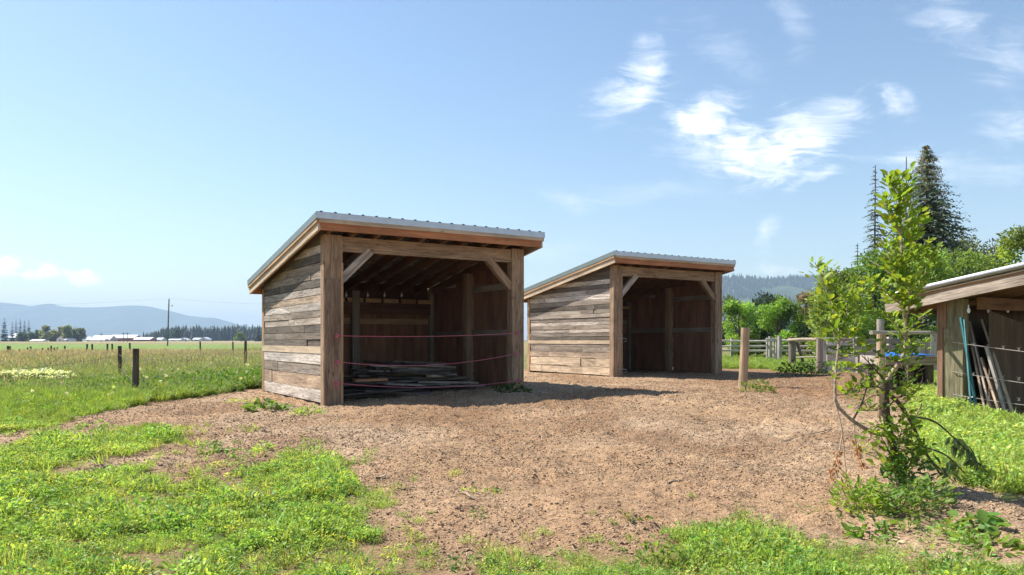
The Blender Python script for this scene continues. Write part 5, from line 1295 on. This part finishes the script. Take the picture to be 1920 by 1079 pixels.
# plank gate
Y = 20.6; round_post(1536, 635, 1535, 702, 10, 'round gate post carrying the wide plank gate', (.42, .34, .27), Y)
ORG = Vector(((1545-960)/FPX*Y, Y, float(ground_h((1545-960)/FPX*Y, Y)))); ga = empty('plank_gate', ORG); tag(ga, 'wide weathered plank gate with diagonal board behind the sapling', 'gate')
for nm, p0, p1, w, dy in (('stile', (1545.5, 640), (1545.5, 700), 8, 0), ('gate_board', (1550, 645), (1650, 641), 9, .05), ('gate_board', (1550, 692), (1628, 694), 10, .05), ('diagonal_brace', (1552, 655), (1628, 690), 6, .1), ('gate_board', (1550, 671), (1672, 670), 12, -.05), ('stile', (1632, 640), (1632, 690), 8, 0)):
    mb = MB(); flat(mb, p0, p1, w, Y-dy, vary(G_L, .12)); mb.build(nm, M['rough_wood'], ga)
# grey board fence and the raised trough with its blue liner
Y = 16.5; ORG = Vector(((1700-960)/FPX*Y, Y, float(ground_h((1700-960)/FPX*Y, Y)))); bf = empty('board_fence', ORG); tag(bf, 'grey board fence behind the blue lined trough', 'fence')
for i, px in enumerate(range(1700, 1770, 9)):
    mb = MB(); flat(mb, (px+4, 694), (px+4+R.uniform(-.6, .6), R.uniform(626, 633) if px > 1728 else R.uniform(640, 645)), 8.4, Y-.03, vary(G_W, .25), .025); mb.build('board', M['rough_wood'], bf)
for py in (640, 652, 664):
    mb = MB(); flat(mb, (1600, py+.5), (1727, py), 9, Y+.02, vary(G_W, .2), .03); mb.build('board', M['rough_wood'], bf)
for px, pt in ((1668, 632), (1610, 632)):
    mb = MB(); flat(mb, (px, 700), (px, pt), 8, Y+.09, vary(G_W, .1), .1); mb.build('post', M['rough_wood'], bf)
Yt = 13.4; za = HEYE+(YH-668)/FPX*Yt; x0, x1 = (1664-960)/FPX*Yt, (1760-960)/FPX*Yt
ORG = Vector(((x0+x1)/2, Yt+.5, float(ground_h((x0+x1)/2, Yt+.5)))); tr = empty('raised_trough', ORG); tag(tr, 'raised wooden trough with a bright blue liner beside the low shed', 'trough')
zz = za-ORG.z; hw = (x1-x0)/2
MB().box(-hw, hw, -.5, -.46, zz-.16, zz, 0, (.42, .37, .31), .003).build('side_board', M['rough_wood'], tr)
MB().box(-hw, hw, .46, .5, zz-.16, zz+.005, 0, (.42, .37, .31), .003).build('side_board', M['rough_wood'], tr)
MB().box(-hw-.03, -hw+.005, -.498, .498, zz-.158, zz-.004, 1, G_W, .003).build('end_board', M['rough_wood'], tr)
MB().box(hw-.005, hw+.03, -.498, .498, zz-.158, zz-.004, 1, G_W, .003).build('end_board', M['rough_wood'], tr)
for sx in (-hw+.1, 0, hw-.1):
    for sy in (-.38, .38): MB().box(sx-.05, sx+.05, sy-.05, sy+.05, -.15, zz-.16, 2, G_D, .003).build('leg', M['rough_wood'], tr)
MB().box(-hw+.12, hw-.05, -.30, -.27, -.15, zz-.17, 0, (.06, .055, .05)).build('painted_shade_board', M['rough_wood'], tr)  # near-black panel added to paint the shaded void under the trough
lb_ = MB(); lx0 = -.02; lx1 = hw-.03
for i in range(12):
    xa, xb = lx0+(lx1-lx0)*i/12, lx0+(lx1-lx0)*(i+1)/12; h = lambda x: zz+.02+.006*math.sin(x*9)
    lb_.face([(xa, -.45, h(xa)), (xb, -.45, h(xb)), (xb, .45, h(xb)+.03), (xa, .45, h(xa)+.03)], None, (.02, .16, .62))
    lb_.face([(xa, -.45, zz-.03), (xb, -.45, zz-.03), (xb, -.45, h(xb)), (xa, -.45, h(xa))], None, (.02, .17, .66))
lb_.face([(lx0, .45, zz-.03), (lx0, -.45, zz-.03), (lx0, -.45, zz+.02), (lx0, .45, zz+.05)], None, (.02, .16, .62))
lb_.build('blue_liner', M['paint'], tr, False)
# pale building half hidden behind the leafy trees
def house(name, label, x0, x1, py_e, py_r, Y, dep, wcol, rcol, z0=0.0, cat_='house', group=None, door=None, win=(), ov=.35, gable_front=False):
    xa, xb = (x0-960)/FPX*Y, (x1-960)/FPX*Y; he = HEYE+(YH-py_e)/FPX*Y-z0; hr = HEYE+(YH-py_r)/FPX*Y-z0
    rt = empty(name, ((xa+xb)/2, Y, z0)); tag(rt, label, cat_, group); w = (xb-xa)/2
    mb = MB()
    if gable_front:
        pf = [(-w, 0, -.3), (w, 0, -.3), (w, 0, he), (0, 0, hr-.1), (-w, 0, he)]; pb = [(p[0], dep, p[2]) for p in pf]
    else:
        pf = [(-w, 0, -.3), (w, 0, -.3), (w, 0, he), (-w, 0, he)]; pb = [(p[0], dep, p[2]) for p in pf]
    mb.face(pf, None, wcol); mb.face(pb[::-1], None, wcol)
    for i in range(len(pf)):
        j = (i+1) % len(pf); mb.face([pf[j], pf[i], pb[i], pb[j]], None, wcol)
    if not gable_front:
        for s in (-w, w): q = [(s, 0, he-.001), (s, dep, he-.001), (s, dep/2, hr-.1)]; mb.face(q if s > 0 else q[::-1], None, wcol)
    mb.build('wall', M['paint'], rt)
    rb = MB(); t = .12
    if gable_front:
        sl = (hr-he)/w; pr = [(-w-ov, he-sl*ov), (0, hr), (w+ov, he-sl*ov)]
        A = [(p[0], -ov, p[1]) for p in pr]; B = [(p[0], dep+ov, p[1]) for p in pr]
    else:
        sl = (hr-he)/(dep/2); pr = [(-ov, he-sl*ov), (dep/2, hr), (dep+ov, he-sl*ov)]
        A = [(w+ov, p[0], p[1]) for p in pr]; B = [(-w-ov, p[0], p[1]) for p in pr]
    for i in (0, 1):
        q = [A[i], A[i+1], B[i+1], B[i]]; u_ = [(p[0], p[1], p[2]+t) for p in q]
        rb.face(u_, None, rcol); rb.face(q[::-1], None, rcol)
        for k in range(4): rb.face([q[k], q[(k+1) % 4], u_[(k+1) % 4], u_[k]], None, rcol)
    rb.build('roof', M['paint'], rt)
    for (fx, fz, fw, fh) in win:
        wm = MB(); wm.box(-w+2*w*fx-fw/2, -w+2*w*fx+fw/2, -.06, .02, fz-fh/2, fz+fh/2, 0, (.05, .06, .07)); wm.build('window', M['paint'], rt)
    if door:
        dm_ = MB(); dm_.box(-w+2*w*door[0]-door[1]/2, -w+2*w*door[0]+door[1]/2, -.05, .02, -.2, door[2], 2, door[3]); dm_.build('door', M['paint'], rt)
    return rt
WHT = (.78, .78, .78); RED = (.25, .06, .05)
house('pale_building', 'pale building half hidden behind the leafy trees and plank gate', 1575, 1705, 618, 604, 52, 5, (.72, .68, .62), (.55, .55, .55), .1, 'house', win=((.3, 1.3, .9, .8), (.7, 1.3, .9, .8)))
house('barn', 'far barn with low white roof, left end of the farm', 169, 204, 638, 629.5, 600, 14, (.45, .42, .40), WHT, -.4, 'barn', 'white roofed barns of the far farm', door=(.9, 3, 2.2, RED))
house('barn', 'far red barn with long white roof in the middle of the farm', 203, 251, 634, 628.5, 615, 14, RED, WHT, -.4, 'barn', 'white roofed barns of the far farm', door=(.3, 4, 2.6, (.06, .05, .05)))
house('barn', 'far low red and white barn at the right end of the farm', 250, 281, 637, 632.8, 605, 12, RED, WHT, -.4, 'barn', 'white roofed barns of the far farm', win=((.5, 1.2, 2, .6),))
house('silo_shed', 'tiny grey shed with silver doors beside the white barn roof', 162, 168, 637, 632, 610, 5, (.4, .42, .45), (.6, .62, .66), -.4, 'shed')
house('house', 'far grey house beneath the tall left conifers', 16, 31, 633, 626, 540, 8, (.30, .33, .38), (.42, .46, .52), -.4, win=((.6, 1.5, 1.5, .8),))
house('house', 'far white farmhouse among the pale leafy trees', 106, 118, 637, 631.5, 495, 8, (.7, .66, .62), (.5, .42, .40), -.4, gable_front=True, win=((.5, 1.3, 1, .9),))
house('house', 'small far white house right of the farmhouse', 120, 133, 637.5, 635, 495, 6, (.65, .63, .62), (.62, .62, .64), -.4, win=((.5, 1.0, 1, .7),))
house('greenhouse', 'low white tunnel on the field left of the leafy far trees', 56, 79, 639.5, 637, 480, 6, (.7, .7, .7), (.75, .75, .74), -.5, 'greenhouse', door=(.5, 2, 1.2, (.5, .5, .5)))
house('house', 'far white roofed shed just right of the tall pole', 314, 336, 638, 636, 620, 10, (.5, .5, .52), WHT, -.4, 'shed', door=(.5, 3, 1.6, (.3, .3, .32)))
house('house', 'far white house with pitched roof before the dark wood', 334, 347, 637, 634, 640, 9, (.6, .6, .62), (.72, .74, .78), -.4, gable_front=True, win=((.5, 1.4, 1.2, .9),))
house('house', 'far grey house with wide pale roof, left of two', 361, 374, 637, 634, 660, 9, (.4, .42, .45), (.55, .6, .68), -.4, win=((.5, 1.3, 1.6, .8),))
house('house', 'far house with peaked blue grey roof, right of two', 374, 389, 636.5, 632.8, 650, 9, (.45, .45, .47), (.50, .55, .64), -.4, gable_front=True, win=((.5, 1.6, 1.2, .9),))
house('house', 'far silver shed left of the tall pole', 293, 303, 637, 633.8, 640, 8, (.5, .55, .6), (.66, .7, .75), -.4, 'shed', door=(.4, 2.5, 1.8, (.25, .27, .3)))

# wire fence along the meadow
wf = empty('wire_fence', at(254, 745)); tag(wf, 'wire fence on three weathered round posts at the meadow edge', 'fence'); O = wf.location.copy()
PD = (.115, .09, .075)
PB = [at(254, 744), at(225, 711), at(460, 690)]
for (px, pt), b in zip(((255, 654), (224.5, 649), (460.5, 640)), PB):
    t = ray(px, pt, b.y); post_mesh(t-O, b-O, (.058, .05, .05)[len(wf.children)], PD, 12).build('post', M['log'], wf, True)
for (i, j) in ((0, 1), (0, 2)):
    for z in (.30, .66):
        a = PB[i]+Vector((0, -.05, z)); b = PB[j]+Vector((0, -.05, z)); mb = MB()
        mb.tube([a.lerp(b, k/8)-O-Vector((0, 0, .02*math.sin(math.pi*k/8))) for k in range(9)], .004, 5, (.20, .17, .15)); mb.build('wire', M['wire'], wf, True)
a = PB[1]+Vector((0, -.05, .62)); b = ray(-60, 702, 13.5); mb = MB(); mb.tube([a.lerp(b, k/8)-O-Vector((0, 0, .03*math.sin(math.pi*k/8))) for k in range(9)], .004, 5, (.20, .17, .15)); mb.build('wire', M['wire'], wf, True)
src = None
for px, pt, pb in ((115, 649, 656), (147 , 650, 654), (14.5, 649, 656), (18.5, 649.5, 655), (36.5, 655, 659), (52, 652, 657), (58.5, 650, 655), (67, 654, 659), (80, 653, 657), (91, 652.5, 657), (96.5, 648.5, 656), (102, 652, 657), (108, 652, 657), (121.5, 649, 658),
                   (163.5, 645.5, 652), (173, 645.5, 653), (201, 645, 650), (211, 645, 650), (244, 643.5, 648), (376, 640.5, 644), (437, 641, 645)):
    if px in (115, 147): continue
    Y = 78; b = Vector(((px-960)/FPX*Y, Y, float(ground_h((px-960)/FPX*Y, Y)))); t = ray(px, pt, Y)
    if src is None:
        src = post_mesh(Vector((0, 0, 1)), Vector((0, 0, 0)), .085, PD, 8).build('distant_post', M['log'], None, True); o = src
    else: o = src.copy(); COL.objects.link(o)
    o.location = b; o.scale = (R.uniform(.8, 1.2), R.uniform(.8, 1.2), t.z-b.z); o.rotation_euler = (R.uniform(-.05, .05), R.uniform(-.06, .06), R.uniform(0, 6))
    tag(o, 'small dark post standing far out in the meadow', 'post', 'scattered posts far out in the meadow')

# utility poles
def utility_pole(px, py_top, Y, r, label, arm, col, lean_px=0, lamp=False, group=None):
    b = Vector(((px+lean_px-960)/FPX*Y, Y, float(ground_h((px-960)/FPX*Y, Y)))); t = ray(px, py_top, Y)-b
    rt = empty('utility_pole', b); tag(rt, label, 'utility pole', group)
    mb = MB(); mb.tube([Vector((0, 0, -.5)), t*.5, t], [r, r*.9, r*.75], 10, col); mb.build('pole', M['log'], rt, True)
    if arm: MB().box(t.x-arm, t.x+arm, t.y-r-.1, t.y-r+.02, t.z-.75, t.z-.55, 0, col).build('crossarm', M['log'], rt)
    n_ = (-.9, 0, .9) if arm else (0,)
    for s in n_:
        im = MB(); im.tube([Vector((t.x+s*arm, t.y-r*.5, t.z-.56 if s else t.z-.02)), Vector((t.x+s*arm, t.y-r*.5, t.z-.25 if s else t.z+.3))], [.07, .04], 7, (.35, .36, .38)); im.build('insulator', M['paint'], rt, True)
    if lamp:
        lm = MB(); lm.tube([Vector((t.x+.1, 0, t.z-1.75)), Vector((t.x+.5, -.05, t.z-1.6)), Vector((t.x+.85, -.1, t.z-1.6))], .05, 6, (.5, .5, .52)); lm.build('lamp_arm', M['metal'], rt, True)
        lm = MB(); lm.tube([Vector((t.x+.8, -.1, t.z-1.55)), Vector((t.x+.85, -.1, t.z-1.75)), Vector((t.x+.85, -.1, t.z-2.05))], [.10, .22, .16], 9, (.62, .64, .66)); lm.build('lamp_head', M['metal'], rt, True)
    return rt, b+t
PG = (.16, .17, .12)
_, TP = utility_pole(317, 561, 205, .20, 'tall leaning utility pole with a lamp in the open meadow', .0, PG, -3, True)
far = []
for px, pt, lb in ((348.5, 615, 'small far utility pole first right of the tall pole'), (399, 611, 'small far utility pole before the dark wood'), (461.5, 608, 'small far utility pole nearest the shelter wall'), (291.5, 622, 'small far utility pole just left of the tall pole'),
                   (189.5, 625, 'small far utility pole before the white barn roof'), (231.5, 624, 'small far utility pole before the red barn'), (239, 624, 'small far utility pole right end of the red barn')):
    far.append(utility_pole(px, pt, 430, .22, lb, 1.2, (.15, .15, .14), 0, False, 'small utility poles along the far road')[1])
def power_line(pts, sag, r, label, col=(.3, .31, .33)):
    O = pts[0].copy(); mb = MB()
    for a, b in zip(pts[:-1], pts[1:]):
        mb.tube([a.lerp(b, k/16)-O-Vector((0, 0, 4*sag*(k/16)*(1-k/16))) for k in range(17)], r, 4, col)
    o = mb.build('power_line', M['wire'], None, True); o.location = O; tag(o, label, 'wire')
power_line([ray(-200, 569, 205), TP+Vector((0, 0, .25)), ray(700, 566, 212)], 1.2, .02, 'power line carried by the tall pole over the meadow')
p_ = sorted(far, key=lambda v: v.x); power_line([v-Vector((0, 0, .3)) for v in p_], .6, .02, 'thin wires between the small far poles')
power_line([ray(1250, 558, 105), ray(1660, 555, 100)], 1.3, .028, 'upper pale power line crossing before the wooded hill', (.6, .62, .64))
power_line([ray(1250, 561, 105), ray(1660, 558, 100)], 1.3, .022, 'second pale power line just under the upper one', (.6, .62, .64))
power_line([ray(1250, 579, 105), ray(1660, 578, 100)], .9, .024, 'lowest pale power line behind the bushes', (.6, .62, .64))
